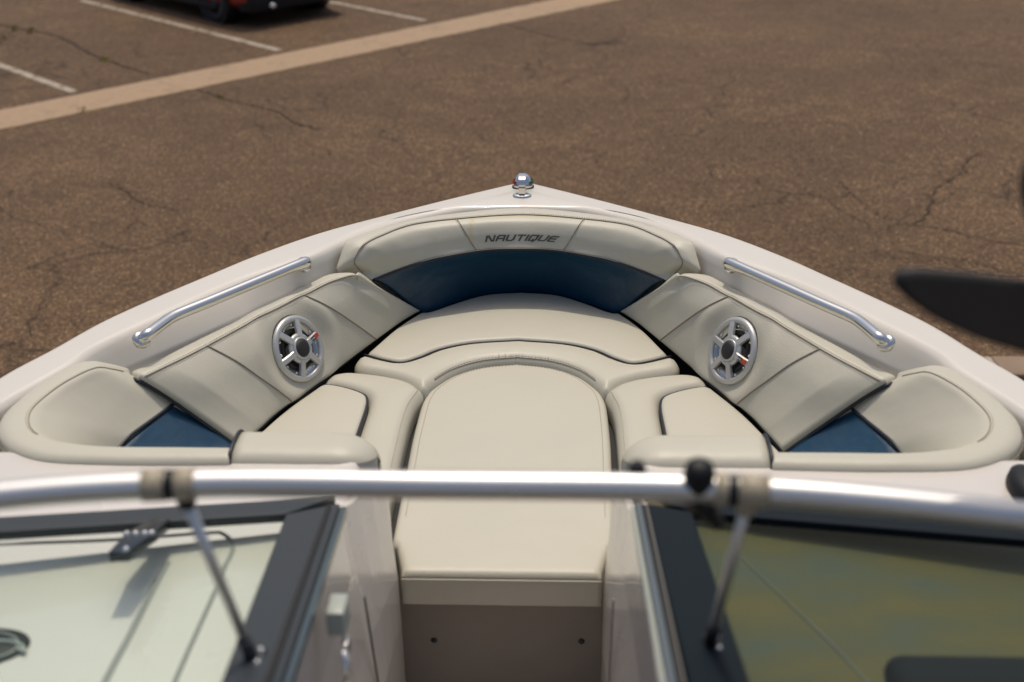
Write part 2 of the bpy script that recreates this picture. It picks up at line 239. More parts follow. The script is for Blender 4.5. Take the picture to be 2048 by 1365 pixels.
CRACK = mat('crack_dirt', (.038, .024, .013), .95, var=.5, vscale=3)

# ---------------------------------------------------------------- helpers
def root_loc(o):
    v = Vector((0, 0, 0))
    while o: v += o.location; o = o.parent
    return np.array(v)
def part(name, V, F, mt, parent=None, smooth=True, recalc=True, mi=None):
    V = np.asarray(V, float) - root_loc(parent)
    me = bpy.data.meshes.new(name); me.from_pydata([tuple(v) for v in V], [], F); me.validate()
    ms = mt if isinstance(mt, (list, tuple)) else [mt]
    for k in ms: me.materials.append(k)
    if mi is not None and len(mi) == len(me.polygons): me.polygons.foreach_set('material_index', mi)
    if recalc:
        bm = bmesh.new(); bm.from_mesh(me); bmesh.ops.remove_doubles(bm, verts=bm.verts, dist=1e-6)
        bmesh.ops.recalc_face_normals(bm, faces=bm.faces); bm.to_mesh(me); bm.free()
    me.polygons.foreach_set('use_smooth', [smooth] * len(me.polygons))
    o = bpy.data.objects.new(name, me); C.objects.link(o); o.parent = parent
    return o
def thing(name, label, cat, loc=(0, 0, 0), group=None):
    o = bpy.data.objects.new(name, None); C.objects.link(o); o.location = loc; o.empty_display_size = .1
    o['label'] = label; o['category'] = cat
    if group: o['group'] = group
    return o
class G:                                     # collects geometry for one mesh
    def __init__(s): s.V = []; s.F = []
    def add(s, V, F):
        k = len(s.V); s.V += [tuple(v) for v in V]; s.F += [tuple(i + k for i in f) for f in F]; return s
    def tube(s, path, r, n=8, cap=True, ry=None):
        P = np.asarray(path, float); V, F = [], []; ref = np.array([0, 0, 1.]); N = len(P); prev = None
        R = np.broadcast_to(np.asarray(r, float), (N,))
        for i in range(N):
            t = P[min(i + 1, N - 1)] - P[max(i - 1, 0)]; t = t / (np.linalg.norm(t) + 1e-12)
            a = ref if prev is None else prev
            if prev is None and abs(t @ ref) > .95: a = np.array([1., 0, 0])
            a = a - t * (a @ t); a /= np.linalg.norm(a) + 1e-12; prev = a; b = np.cross(t, a)
            for k in range(n):
                w_ = 2 * math.pi * k / n; V.append(P[i] + R[i] * (a * math.cos(w_) + b * math.sin(w_)))
        for i in range(N - 1):
            for k in range(n):
                k2 = (k + 1) % n; F.append((i * n + k, i * n + k2, (i + 1) * n + k2, (i + 1) * n + k))
        if cap: F.append(tuple(range(n))[::-1]); F.append(tuple((N - 1) * n + k for k in range(n)))
        return s.add(V, F)
    def lathe(s, prof, M=None, n=32, arc=None):   # prof: (r, z) pairs about local z
        V, F = [], []; m = len(prof)
        for r, z in prof:
            for k in range(n):
                w_ = 2 * math.pi * k / n; V.append((r * math.cos(w_), r * math.sin(w_), z))
        for i in range(m - 1):
            for k in range(n):
                k2 = (k + 1) % n; F.append((i * n + k, i * n + k2, (i + 1) * n + k2, (i + 1) * n + k))
        if M is not None: V = [M @ Vector(v) for v in V]
        return s.add(V, F)
    def box(s, lo, hi, M=None):
        (a, b, c), (d, e, f) = lo, hi
        V = [(a, b, c), (d, b, c), (d, e, c), (a, e, c), (a, b, f), (d, b, f), (d, e, f), (a, e, f)]
        if M is not None: V = [M @ Vector(v) for v in V]
        return s.add(V, [(0, 3, 2, 1), (4, 5, 6, 7), (0, 1, 5, 4), (1, 2, 6, 5), (2, 3, 7, 6), (3, 0, 4, 7)])
    def prism(s, poly, d):                     # poly 3D, extruded by vector d
        n = len(poly); V = [Vector(p) for p in poly] + [Vector(p) + Vector(d) for p in poly]
        return s.add(V, [tuple(range(n))[::-1], tuple(range(n, 2 * n))] + [(i, (i + 1) % n, n + (i + 1) % n, n + i) for i in range(n)])
    def out(s, name, mt, parent=None, smooth=True, bevel=0, seg=2):
        o = part(name, s.V, s.F, mt, parent, smooth)
        if bevel:
            b = o.modifiers.new('bevel', 'BEVEL'); b.width = bevel; b.segments = seg; b.limit_method = 'ANGLE'; b.angle_limit = rad(35)
            b.harden_normals = False
        if smooth and bevel: o.data.polygons.foreach_set('use_smooth', [True] * len(o.data.polygons))
        return o
def cr(pts, n, dense=24):                     # Catmull-Rom, resampled by arc length
    Q = cru(pts, np.linspace(0, 1, dense * (len(pts) - 1) + 1)); L = np.r_[0, np.cumsum(np.linalg.norm(np.diff(Q, axis=0), axis=1))]
    s = np.linspace(0, L[-1], n) if np.isscalar(n) else np.asarray(n) * L[-1]
    return np.stack([np.interp(s, L, Q[:, k]) for k in range(Q.shape[1])], 1)
def cru(pts, t):                              # Catmull-Rom at uniform parameters t in 0..1
    P = np.asarray(pts, float); n = len(P); 
    if n == 2: return P[0] + (P[1] - P[0]) * np.asarray(t)[:, None]
    E = np.vstack([2 * P[0] - P[1], P, 2 * P[-1] - P[-2]]); x = np.clip(np.asarray(t) * (n - 1), 0, n - 1 - 1e-9); i = x.astype(int); f = (x - i)[:, None]
    a, b, c, d = E[i], E[i + 1], E[i + 2], E[i + 3]
    return .5 * (2 * b + (c - a) * f + (2 * a - 5 * b + 4 * c - d) * f ** 2 + (3 * b - a - 3 * c + d) * f ** 3)
def clus(n, k=.6):                            # parameters gathered towards both ends
    u = np.linspace(0, 1, n); return (1 - k) * u + k * (.5 - .5 * np.cos(math.pi * u))
def loft(rows, tv):                           # rows [R][nu][3] -> grid [nv][nu][3]
    R = np.asarray(rows); return np.stack([cru(R[:, j], tv) for j in range(R.shape[1])], 1)
def normals(g):
    du = np.gradient(g, axis=1); dv = np.gradient(g, axis=0); n = np.cross(du, dv); return n / (np.linalg.norm(n, axis=2, keepdims=True) + 1e-12)
def towards(n, ref):                          # make the normals face a reference side
    if (n.reshape(-1, 3).mean(0) @ np.asarray(ref)) < 0: n = -n
    return n
def gridfaces(nv, nu): return [(i * nu + j, i * nu + j + 1, (i + 1) * nu + j + 1, (i + 1) * nu + j) for i in range(nv - 1) for j in range(nu - 1)]
def pad_grid(g, ref, R=.015, sides=(1, 1, 1, 1), puff=0.0, thick=.05):
    """round the chosen sides (v0, v1, u0, u1) of a lofted pad, puff its middle; returns verts, faces and the top grid"""
    nv, nu = g.shape[:2]; n = towards(normals(g), ref)
    su = np.concatenate([np.zeros((nv, 1)), np.cumsum(np.linalg.norm(np.diff(g, axis=1), axis=2), axis=1)], 1)
    sv = np.concatenate([np.zeros((1, nu)), np.cumsum(np.linalg.norm(np.diff(g, axis=0), axis=2), axis=0)], 0)
    D = np.full((nv, nu), 9.)
    for k, d in enumerate((sv, sv[-1:] - sv, su, su[:, -1:] - su)):
        if sides[k]: D = np.minimum(D, d)
    x = np.clip(1 - D / R, 0, 1); h = -(R - np.sqrt(np.maximum(R * R - (R * x) ** 2, 0)))
    if puff: h = h + puff * (1 - np.exp(-np.maximum(D, 0) / .05))
    g = g + n * h[..., None]
    V = list(g.reshape(-1, 3)); F = gridfaces(nv, nu)
    ring = [(0, j) for j in range(nu)] + [(i, nu - 1) for i in range(1, nv)] + [(nv - 1, j) for j in range(nu - 2, -1, -1)] + [(i, 0) for i in range(nv - 2, 0, -1)]
    mean = n.reshape(-1, 3).mean(0); mean /= np.linalg.norm(mean); base = len(V)
    for (i, j) in ring: V.append(g[i, j] - mean * thick)
    m_ = len(ring)
    for k in range(m_):
        a, b = ring[k], ring[(k + 1) % m_]; F.append((a[0] * nu + a[1], b[0] * nu + b[1], base + (k + 1) % m_, base + k))
    return V, F, g, n
def samp(g, v, u):                            # bilinear sample, v,u in 0..1
    nv, nu = g.shape[:2]; y = min(max(v, 0), 1) * (nv - 1); x = min(max(u, 0), 1) * (nu - 1); i = min(int(y), nv - 2); j = min(int(x), nu - 2); a, b = y - i, x - j
    return (g[i, j] * (1 - a) + g[i + 1, j] * a) * (1 - b) + (g[i, j + 1] * (1 - a) + g[i + 1, j + 1] * a) * b
def stitches(path, off, gap=.0075, ln=.0045, r=.0008):
    """short thread dashes along a 3D path, moved sideways by off"""
    P = cr(path, max(int(np.linalg.norm(np.diff(np.asarray(path), axis=0), axis=1).sum() / gap), 2)); q = G()
    for i in range(len(P) - 1):
        d = P[i + 1] - P[i]; L = np.linalg.norm(d)
        if L < 1e-6: continue
        q.tube([P[i] + off, P[i] + d / L * min(ln, L * .6) + off], r, 4)
    return q
def mx(P):                                    # mirror across the boat's centre plane
    P = np.array(P, float); P[..., 0] *= -1; return P
def full(P): P = np.asarray(P, float); return np.vstack([P, mx(P[:-1])[::-1]])   # left half ending on the centre line -> both halves

class Cushion:
    """upholstered pad over a plan outline: rounded rim, soft crown, skirt down its sides"""
    def __init__(s, outline, z, R=.015, thick=.06, puff=.006, step=.014, dense=.011):
        P = np.asarray(outline, float)[:, :2]; Q = []
        for a, b in zip(P, np.roll(P, -1, axis=0)):
            k = max(int(np.linalg.norm(b - a) / dense), 1); Q += [a + (b - a) * i / k for i in range(k)]
        s.Q = np.array(Q); s.z, s.R, s.puff = z, R, puff
        A = .5 * np.sum(s.Q[:, 0] * np.roll(s.Q[:, 1], -1) - s.Q[:, 1] * np.roll(s.Q[:, 0], -1))
        if A < 0: s.Q = s.Q[::-1]
        t = np.roll(s.Q, -1, axis=0) - np.roll(s.Q, 1, axis=0); t /= np.linalg.norm(t, axis=1, keepdims=True); s.nrm = np.stack([-t[:, 1], t[:, 0]], 1)
        pts = [s.Q]
        for th in (18, 36, 54, 72, 88):
            d = R * (1 - math.cos(rad(th))); q = s.Q + s.nrm * d; dd = s.dist(q); pts.append(q[(dd > .93 * d) & s.inside(q)])
        lo, hi = s.Q.min(0), s.Q.max(0); gx, gy = np.meshgrid(np.arange(lo[0], hi[0], step), np.arange(lo[1], hi[1], step * .87)); gx[1::2] += step / 2
        q = np.stack([gx.ravel(), gy.ravel()], 1); q = q + RNG.uniform(-.0005, .0005, q.shape); q = q[s.inside(q)]; pts.append(q[s.dist(q) > R * 1.02 + step * .3])
        allp = np.vstack(pts); n = len(s.Q)
        r = delaunay_2d_cdt([Vector(p) for p in allp], [(i, (i + 1) % n) for i in range(n)], [], 1, 1e-7)
        v2 = np.array([tuple(v) for v in r[0]]); F = [tuple(f) for f in r[2]]
        V = [(a, b, h) for (a, b), h in zip(v2, s.h(v2))]
        cnt = {}
        for f in F:
            for a, b in zip(f, f[1:] + f[:1]): cnt[(min(a, b), max(a, b))] = cnt.get((min(a, b), max(a, b)), 0) + 1
        sk = {}
        for (a, b), k in cnt.items():
            if k == 1:
                for i in (a, b):
                    if i not in sk: sk[i] = len(V); V.append((v2[i][0], v2[i][1], z - thick))
                F.append((a, b, sk[b], sk[a]))
        s.V, s.F = V, F
    def inside(s, q):
        x, y = q[:, 0][:, None], q[:, 1][:, None]; a = s.Q; b = np.roll(a, -1, axis=0)
        c = ((a[:, 1] > y) != (b[:, 1] > y)) & (x < (b[:, 0] - a[:, 0]) * (y - a[:, 1]) / (b[:, 1] - a[:, 1] + 1e-15) + a[:, 0])
        return c.sum(1) % 2 == 1
    def dist(s, q):
        a = s.Q; b = np.roll(a, -1, axis=0); d = b - a; out = np.full(len(q), 9.)
        for k in range(0, len(q), 2000):
            w_ = q[k:k + 2000][:, None] - a; t = np.clip((w_ * d).sum(2) / ((d * d).sum(1) + 1e-15), 0, 1); out[k:k + 2000] = np.linalg.norm(w_ - t[..., None] * d, axis=2).min(1)
        return out
    def h(s, q):
        D = s.dist(np.asarray(q)[:, :2]); x = np.clip(1 - D / s.R, 0, 1); return s.z - (s.R - np.sqrt(np.maximum(s.R ** 2 - (s.R * x) ** 2, 0))) + s.puff * (1 - np.exp(-D / .06))
    def on(s, q, lift=0.0): q = np.asarray(q)[:, :2]; return np.c_[q, s.h(q) + lift]

# ================================================================ setting
def sheet(name, poly, z, mt, parent=None):
    return part(name, [(p[0], p[1], z) for p in poly], [tuple(range(len(poly)))], mt, parent, smooth=False)
ground = sheet('asphalt_ground', [(-300, -300), (300, -300), (300, 300), (-300, 300)], 0, ASPH); ground['kind'] = 'structure'
sd_, nd_ = np.array([.683, .7304]), np.array([-.7304, .683])       # along the gutter / along the stalls
g0, g1 = np.array(T['gut'][0][:2]), np.array(T['gut'][2][:2])
wg = (g1 - g0) @ nd_
gut = G()
for k in range(-6, 14):                                             # cast gutter bays with open joints
    a = g0 + sd_ * (k * 3.05 - .9); b = a + sd_ * 3.043
    q = [a, b, b + nd_ * wg, a + nd_ * wg]
    e1 = [a + (b - a) * i / 40 + nd_ * RNG.normal(0, .007) for i in range(41)]; e2 = [b + nd_ * wg + (a - b) * i / 40 + nd_ * RNG.normal(0, .007) for i in range(41)]
    o = sheet('concrete_gutter', [tuple(p) for p in e1 + e2], .004, GUTTER); o['kind'] = 'structure'
for nm in ('lineA', 'lineB', 'lineC'):
    a = np.array(T[nm][0][:2]) + nd_ * .05; q = [a - sd_ * .055, a + sd_ * .055, a + sd_ * .055 + nd_ * 5.4, a - sd_ * .055 + nd_ * 5.4]
    o = sheet('parking_line', [tuple(p) for p in q], .004, PAINT); o['kind'] = 'structure'
def crack(pts, w0):
    P = cr(np.asarray(pts)[:, :2], 70); t = np.gradient(P, axis=0); t /= np.linalg.norm(t, axis=1, keepdims=True); n = np.stack([-t[:, 1], t[:, 0]], 1)
    P = P + n * (RNG.normal(0, .018, (70, 1)) + np.cumsum(RNG.normal(0, .006, (70, 1)), 0) * .5); w_ = w0 * .95 * RNG.uniform(.35, 1.3, (70, 1)); w_[0] = w_[-1] = .001
    V = [(x, y, .008) for x, y in P + n * w_] + [(x, y, .008) for x, y in P - n * w_]
    o = part('asphalt_crack', V, [(i, i + 1, 71 + i, 70 + i) for i in range(69)], CRACK, None, smooth=False); o['kind'] = 'structure'
for k, w0 in (('crack1', .022), ('crack2', .014), ('crack3', .010), ('crack4', .009), ('crack5', .006), ('crack6', .008), ('crack7', .005), ('crack8', .007), ('crack9', .012)):
    crack(T[k], w0)
q = G()
for k, (x, y, _) in enumerate(T['weed']):
    for i in range((70, 130, 60, 40, 30, 40)[k]):
        a = RNG.uniform(0, 6.28); d = RNG.normal(0, 1, 2) * .05; d = d[0] * (sd_ * .5 + nd_) * 2.2 * (1 if k < 2 else .8) + d[1] * sd_ * .5
        px, py = x + d[0], y + d[1]; h = RNG.uniform(.012, .045); q.add([(px - .006, py, .008), (px + .006, py, .008), (px + math.cos(a) * h * .6, py + math.sin(a) * h * .6, h)], [(0, 1, 2)])
o = q.out('weeds', GRASS, None, smooth=False); o['kind'] = 'stuff'; o['label'] = 'sparse dry weeds growing along the cracks in the asphalt'

# concrete wheel stop lying beside the bow
ks = thing('kerb_block', 'low tan concrete kerb block on the asphalt beyond the right gunwale', 'kerb block', (3.4, 6.3, 0))
G().box((2.70, 6.18, 0), (4.5, 6.42, .075)).out('block', CONC, ks, bevel=.012)
G().box((2.655, 6.185, 0), (2.697, 6.415, .074)).out('painted_end', PAINT, ks, bevel=.01)

# ================================================================ red car in the parking row
def build_car():
    ax = Vector((-4.18, 17.66, 0)); f = Vector((nd_[0], nd_[1], 0)); l = Vector((sd_[0], sd_[1], 0))
    M = Matrix(((l.x, f.x, 0, ax.x), (l.y, f.y, 0, ax.y), (0, 0, 1, 0), (0, 0, 0, 1)))     # local x right, y ahead, z up; origin under the rear axle
    car = thing('parked_car', 'dark red hatchback parked in the bay at top left, grey spoked wheels', 'car', tuple(ax))
    def W(p): return M @ Vector(p)
    # body sections (y, half width low, half width belt, z low, z belt)
    secs = [(-.80, .70, .74, .34, .86), (-.74, .80, .85, .27, .92), (-.5, .86, .88, .24, .96), (.3, .87, .89, .20, .96), (1.4, .87, .89, .20, .95), (2.4, .87, .88, .21, .92), (3.0, .86, .86, .24, .84), (3.30, .80, .80, .28, .74), (3.45, .66, .66, .34, .62)]
    V, F = [], []; n = 10
    for y, wl, wb, zl, zb in secs:
        h = [(-wl * .9, zl), (-wl, zl + .08), (-wb, (zl + zb) / 2 + .02), (-wb + .02, zb - .05), (-wb + .09, zb), (wb - .09, zb), (wb - .02, zb - .05), (wb, (zl + zb) / 2 + .02), (wl, zl + .08), (wl * .9, zl)]
        V += [W((a, y, b)) for a, b in h]
    for i in range(len(secs) - 1):
        F += [(i * n + k, i * n + (k + 1) % n, (i + 1) * n + (k + 1) % n, (i + 1) * n + k) for k in range(n)]
    F += [tuple(range(n)), tuple(range((len(secs) - 1) * n, len(secs) * n))]
    part('body', V, F, REDP, car)
    V, F = [], []; cab = [(-.72, .74, .93), (-.42, .66, 1.34), (.1, .64, 1.46), (1.1, .63, 1.47), (1.55, .64, 1.38), (2.3, .76, .93)]
    for y, hw, z in cab: V += [W((-.80, y, .92)), W((-hw, y, z)), W((-hw * .8, y, z + .03)), W((hw * .8, y, z + .03)), W((hw, y, z)), W((.80, y, .92))]
    for i in range(5): F += [(i * 6 + k, i * 6 + (k + 1) % 6, (i + 1) * 6 + (k + 1) % 6, (i + 1) * 6 + k) for k in range(6)]
    F += [tuple(range(6)), tuple(range(30, 36))]
    part('cabin', V, F, CARGLASS, car)
    G().prism([W(p) for p in ((-.60, -.36, 1.385), (.60, -.36, 1.385), (.60, 1.45, 1.43), (-.60, 1.45, 1.43))], (0, 0, .09)).out('roof', REDP, car, bevel=.04, seg=3)
    G().prism([W(p) for p in ((-.78, -.84, .20), (.78, -.84, .20), (.84, -.55, .20), (-.84, -.55, .20))], (0, 0, .24)).out('rear_valance', BLACK, car, bevel=.03)
    for s in (-1, 1):
        G().tube([W((s * .46, -.50, .27)), W((s * .46, -.88, .27))], .042, 16).out('exhaust_tip', CHROME, car)
        G().box((s * .60 - .14, -.835, .70), (s * .60 + .14, -.74, .84), M).out('tail_light', LENSR, car, bevel=.02)
        G().box((s * .885 - .02, -.1, .18), (s * .885 + .02, 2.2, .26), M).out('side_sill', BLACK, car, bevel=.01)
    G().box((-.84, -.3, .16), (.84, 2.9, .28), M).out('underbody', BLACK, car)
    for s in (-1, 1):
        for y in (0, 2.62):
            c0 = W((s * .78, y, .335)); R_ = Matrix.Translation(c0) @ M.to_3x3().to_4x4() @ Matrix.Rotation(rad(90) * s, 4, 'Y')
            ar = G().lathe([(.40, -.1), (.40, .115), (.355, .12), (.355, -.1)], R_, 28).out('wheel_arch', BLACK, car)
            ty = G().lathe([(.22, -.11), (.31, -.11), (.335, -.085), (.335, .085), (.31, .11), (.225, .105), (.215, .05)], R_, 36).out('wheel', TYRE, car)
            rm = G().lathe([(.222, .10), (.205, .105), (.195, .03), (.19, -.08)], R_, 36)
            for k in range(5):
                for d in (-.12, .12):
                    an = k * 2 * math.pi / 5 + d; X = R_ @ Matrix.Rotation(an, 4, 'Z'); rm.box((.03, -.016, .06), (.20, .016, .088), X)
            rm.lathe([(.0, .095), (.05, .095), (.06, .07), (.06, .0)], R_, 20)
            rm.out('rim', RIM, ty, smooth=False)
            G().lathe([(.0, -.01), (.19, -.01), (.19, -.03)], R_, 24).out('brake_disc', BLACK, ty)
build_car()

# ================================================================ the boat
boat = thing('motorboat', 'white open bow motorboat with cream and navy upholstery on the brown car park', 'motorboat', (0, 1.5, 0.62))
# --- gunwale, foredeck and inner wall as one moulding
NS = 150
outer = np.array(T['outer'] + [(-1.30, 2.35, 1.94), (-1.325, 2.05, 1.94), (-1.34, 1.6, 1.94), (-1.34, .6, 1.94), (-1.30, -1.2, 1.94), (-1.22, -3.2, 1.94)])
outer[0] = (0, 4.063, 1.94)
inner = np.array(T['inner'] + [(-1.205, 2.27, 1.95), (-1.22, 2.05, 1.95), (-1.23, 1.6, 1.95), (-1.23, .6, 1.95), (-1.19, -1.2, 1.95), (-1.11, -3.2, 1.95)])
inner[0] = (0, 3.7838, 1.95)
def by_y(P, ys):                              # sample a left-half curve by falling y
    Q = cru(P, np.linspace(0, 1, 900)); yy = np.minimum.accumulate(Q[:, 1]); return Q, yy
Qo = cr(outer, 900); Qi = cr(inner, 900)
# pair stations: the outer edge by arc length near the bow, the inner edge by nearest normal direction
def stations(P, marks, n):
    L = np.r_[0, np.cumsum(np.linalg.norm(np.diff(P, axis=0), axis=1))]; out = []
    pos = [L[np.argmin(np.linalg.norm(P[:, :2] - np.array(mk), axis=1))] for mk in marks]
    for a, b, k in zip(pos[:-1], pos[1:], n): out += list(np.linspace(a, b, k, endpoint=False))
    out.append(pos[-1]); return np.stack([np.interp(out, L, P[:, k]) for k in range(3)], 1)
mo = [(0, 4.063), (-.4532, 3.7227), (-.7947, 3.3778), (-1.0286, 3.0287), (-1.1856, 2.713), (-1.2557, 2.5539), (-1.34, 1.6), (-1.22, -3.2)]
mi_ = [(0, 3.7838), (-.30, 3.722), (-.6267, 3.3334), (-.9, 2.98), (-1.0593, 2.7147), (-1.139, 2.4975), (-1.23, 1.6), (-1.11, -3.2)]
nn = [26, 26, 22, 20, 12, 14, 14]
O = stations(Qo, mo, nn); I = stations(Qi, mi_, nn); K = len(O)
tI = np.gradient(I, axis=0); tI[:, 2] = 0; tI /= np.linalg.norm(tI, axis=1, keepdims=True); nI = np.stack([tI[:, 1], -tI[:, 0], 0 * tI[:, 0]], 1)
nI *= np.sign((nI * (O - I)).sum(1))[:, None]                       # outward
tO = np.gradient(O, axis=0); tO /= np.linalg.norm(tO, axis=1, keepdims=True); nO = np.stack([tO[:, 1], -tO[:, 0], 0 * tO[:, 0]], 1); nO *= np.sign((nO * (O - I)).sum(1))[:, None]
nO[0] = (0, 1, 0); nI[0] = (0, 1, 0)
ramp = np.interp(I[:, 1], [2.3, 2.6, 2.85, 3.1, 3.3, 3.44, 3.56, 3.68, 3.78], [.010, .018, .044, .064, .022, .015, .022, .024, .006])[:, None]
rf = np.interp(I[:, 1], [3.3, 3.5], [0, 1])[:, None]
Z = np.array([0, 0, 1.])
wid = np.linalg.norm(O - I, axis=1)[:, None]
fr = np.interp(-I[:, 0], [0, .24, .34], [.40, .82, .84])[:, None]   # foredeck crease
rows = [O - nO * .006 - Z * .030, O - Z * .008, O - nO * .004 + Z * .002, O - nO * .012 + Z * .0055, O - nO * np.minimum(.022, wid * .14) + Z * .0058, O + (I - O) * fr * .55 + Z * (.0056 + .004 * (1 - fr)), O + (I - O) * fr * .93 + Z * (.0050 + .009 * (1 - fr)),
        O + (I - O) * fr * .985 + Z * (.0047 + .0105 * (1 - fr)), O + (I - O) * fr + Z * (.0045 + .012 * (1 - fr)),
        I + nI * np.minimum(.022, wid * .1) + Z * .0035, I + nI * .010 + Z * .0015, I + nI * .002 - Z * .0025, I - nI * ramp * (.15 + .45 * rf) - Z * .012, I - nI * ramp * (.5 + .3 * rf) - Z * .035, I - nI * ramp * .9 - Z * .069, I - nI * ramp - Z * .076, I - nI * ramp * 1.01 - Z * .13, I - nI * ramp - Z * .34]
R13 = np.stack(rows)                          # [rows][K][3]
gr = np.concatenate([R13, mx(R13[:, 1:])[:, ::-1]], 1) if False else np.concatenate([R13[:, ::-1], mx(R13[:, 1:])], 1)
part('deck_moulding', gr.reshape(-1, 3), gridfaces(gr.shape[0], gr.shape[1]), GEL, boat)
# --- hull sides and bottom
keel = np.stack([0 * O[:, 0], O[:, 1] * .93 - .12, np.interp(O[:, 1], [-3.2, 2.5, 3.6, 4.07], [.62, .64, .95, 1.55])], 1)
chine = O * [.86, .965, 0] + np.array([0, -.03, 0]) + np.stack([0 * O[:, 0], 0 * O[:, 0], np.interp(O[:, 1], [-3.2, 2.5, 3.6, 4.07], [1.0, 1.06, 1.25, 1.66])], 1)
hr = np.stack([O - nO * .006 - Z * .030, O + nO * .004 - Z * .034, O + nO * .006 - Z * .075, O - nO * .004 - Z * .08, O * [.97, .99, 1] - Z * .35, chine, keel])
gh = np.concatenate([hr[:, ::-1], mx(hr[:, 1:])], 1)
V = list(gh.reshape(-1, 3)); F = gridfaces(gh.shape[0], gh.shape[1]); nu = gh.shape[1]
F.append(tuple([i * nu for i in range(7)] + [i * nu + nu - 1 for i in range(5, -1, -1)]))
part('hull', V, F, GEL, boat)
def zp(y): return 2.11 + (1.68 - y) * .2794   # height of the raked windshield plane
# --- inside mouldings
flo = sheet('unseen_cockpit_floor', [(-1.15, -3.1), (1.15, -3.1), (1.15, .995), (-1.15, .995)], 1.12, mat('dark_cockpit_floor', (.035, .035, .038), .9, var=.1), boat)  # unseen floor, toned dark to keep the header bar's underside dark
sheet('unseen_bounce_floor', [(-.5, .995), (.5, .995), (.5, 2.6), (-.5, 2.6)], 1.12, mat('pale_bounce_floor', (.70, .62, .53), .5, var=.05), boat)  # unseen floor, split off and toned pale to bounce light onto the filler
pl = [tuple(p[:2] + n_[:2] * .02) for p, n_ in zip(I, nI) if p[1] > 2.34]
half = [(0., 3.80)] + pl[1:]
poly = [(x, y) for x, y in half] + [(-1.19, 2.325), (1.19, 2.325)] + [(-x, y) for x, y in half[1:]][::-1]
G().prism([(x, y, 1.575) for x, y in poly], (0, 0, .02)).out('seat_base', BLACKR, boat, smooth=False)
G().box((-.42, 2.305, 1.122), (.42, 2.323, 1.573)).out('recess_panel', TAUPE, boat, smooth=False)
for s in (-1, 1):
    xs = sorted((s * .30, s * 1.205))
    q = G().box((xs[0], 1.0, 1.122), (xs[1], 2.225, 1.938)); q.out('console', GELIN, boat, smooth=True, bevel=.02, seg=3)
    ysn = [2.285, 2.17, 2.05, 1.95, 1.86, 1.83, 1.6, 1.35, 1.1, .98]; ztn = [1.74, 1.895, 1.965, 1.995, 2.035, zp(1.83) - .012, zp(1.6) - .012, zp(1.35) - .012, zp(1.1) - .012, zp(.98) - .012]
    xt = [.262, .258, .262, .268, .277, .2775, .258, .238, .2185, .209] if s < 0 else [.258, .256, .258, .26, .262, .262, .262, .260, .258, .257]
    V = []
    for y, zt, x_ in zip(ysn, ztn, xt):
        for z in np.linspace(1.123, zt, 7):
            f_ = max(0, min(1, (z - 1.62) / (2.0 - 1.62))); xb = min(.232 + max(0, y - 2.18) * .26, .26) if x_ > .232 else x_; V += [(s * (xb + (x_ - xb) * f_), y, z)]
    A_ = np.array(V).reshape(10, 7, 3); B_ = A_ + np.array([s * .015, 0, 0]); V = list(A_.reshape(-1, 3)) + list(B_.reshape(-1, 3)); f0 = gridfaces(10, 7)
    rim = [i_ * 7 for i_ in range(10)] + [63 + i_ for i_ in range(1, 7)] + [i_ * 7 + 6 for i_ in range(8, -1, -1)] + list(range(5, 0, -1))
    F = f0 + [tuple(k_ + 70 for k_ in f) for f in f0] + [(rim[k_], rim[(k_ + 1) % len(rim)], rim[(k_ + 1) % len(rim)] + 70, rim[k_] + 70) for k_ in range(len(rim))]
    wl = part('walkthrough_wall', V, F, GELIN, boat, smooth=False)
    xw = s * .2315
    G().box((xw - .0012, -.004, 0), (xw + .0012, .004, .80), Matrix.Translation((0, 1.955, 1.125)) @ Matrix.Rotation(rad(13.5), 4, 'X')).out('panel_joint', FRAME, wl, smooth=False)
for x, _, z in T['screws']:
    G().lathe([(0, .003), (.006, .003), (.008, 0)], Matrix.Translation((x, 2.303, z)) @ Matrix.Rotation(rad(90), 4, 'X'), 14).out('screw', FRAME, boat)

# --- front backrest (cream crescent) and the navy panel under it
u1 = np.linspace(0, 1, 131)
fo, fs, fb = (cr(full(T[k]), u1) for k in ('fb_out', 'fb_seam', 'fb_bot'))
mid = fs * .5 + fb * .5; b_ = np.minimum(1, np.minimum(u1, 1 - u1) / .12)[:, None]
mid1 = fs * .78 + fb * .22 + b_ * np.array([0, -.017, .009]); mid2 = fs * .5 + fb * .5 + b_ * np.array([0, -.017, .006]); mid3 = fs * .2 + fb * .8 + b_ * np.array([0, -.006, .0])
rows_a = [fo, fo * .5 + fs * .5 + np.array([0, -.001, .004]), fs]
tv = np.linspace(0, 1, 17); ga = loft(rows_a, tv)
gb = loft([fs, mid1, mid2, mid3, fb], np.linspace(0, 1, 33))
V = []; F = []
skirt = fo + np.array([0, .02, -.05]); sk2 = fb + np.array([0, .012, -.002]); sk3 = fb + np.array([0, .05, -.02])
gall = np.concatenate([skirt[None], fo[None] + np.array([0, .004, -.006]), ga[:-1], gb, sk2[None], sk3[None]], 0)
nr_, nc_ = gall.shape[:2]; i0 = 2 + len(ga) - 1; stain = []
for i in range(nr_ - 1):
    for j in range(nc_ - 1):
        xx = gall[i, j, 0]; k = i - i0; stain.append(1 if (0 <= k < 33 and (-.172 < xx < -.158 and k < 22 or (k < 3 and -.17 < xx < .12) or (k > 28 and -.17 < xx < .15))) else 0)
front = part('front_backrest', gall.reshape(-1, 3), gridfaces(gall.shape[0], gall.shape[1]), [VINYL, VSTAIN], boat, smooth=True, recalc=False, mi=stain)
bm = bmesh.new(); bm.from_mesh(front.data); bmesh.ops.recalc_face_normals(bm, faces=bm.faces); bm.to_mesh(front.data); bm.free()
front['label'] = 'curved cream backrest at the bow with grey embroidered lettering'
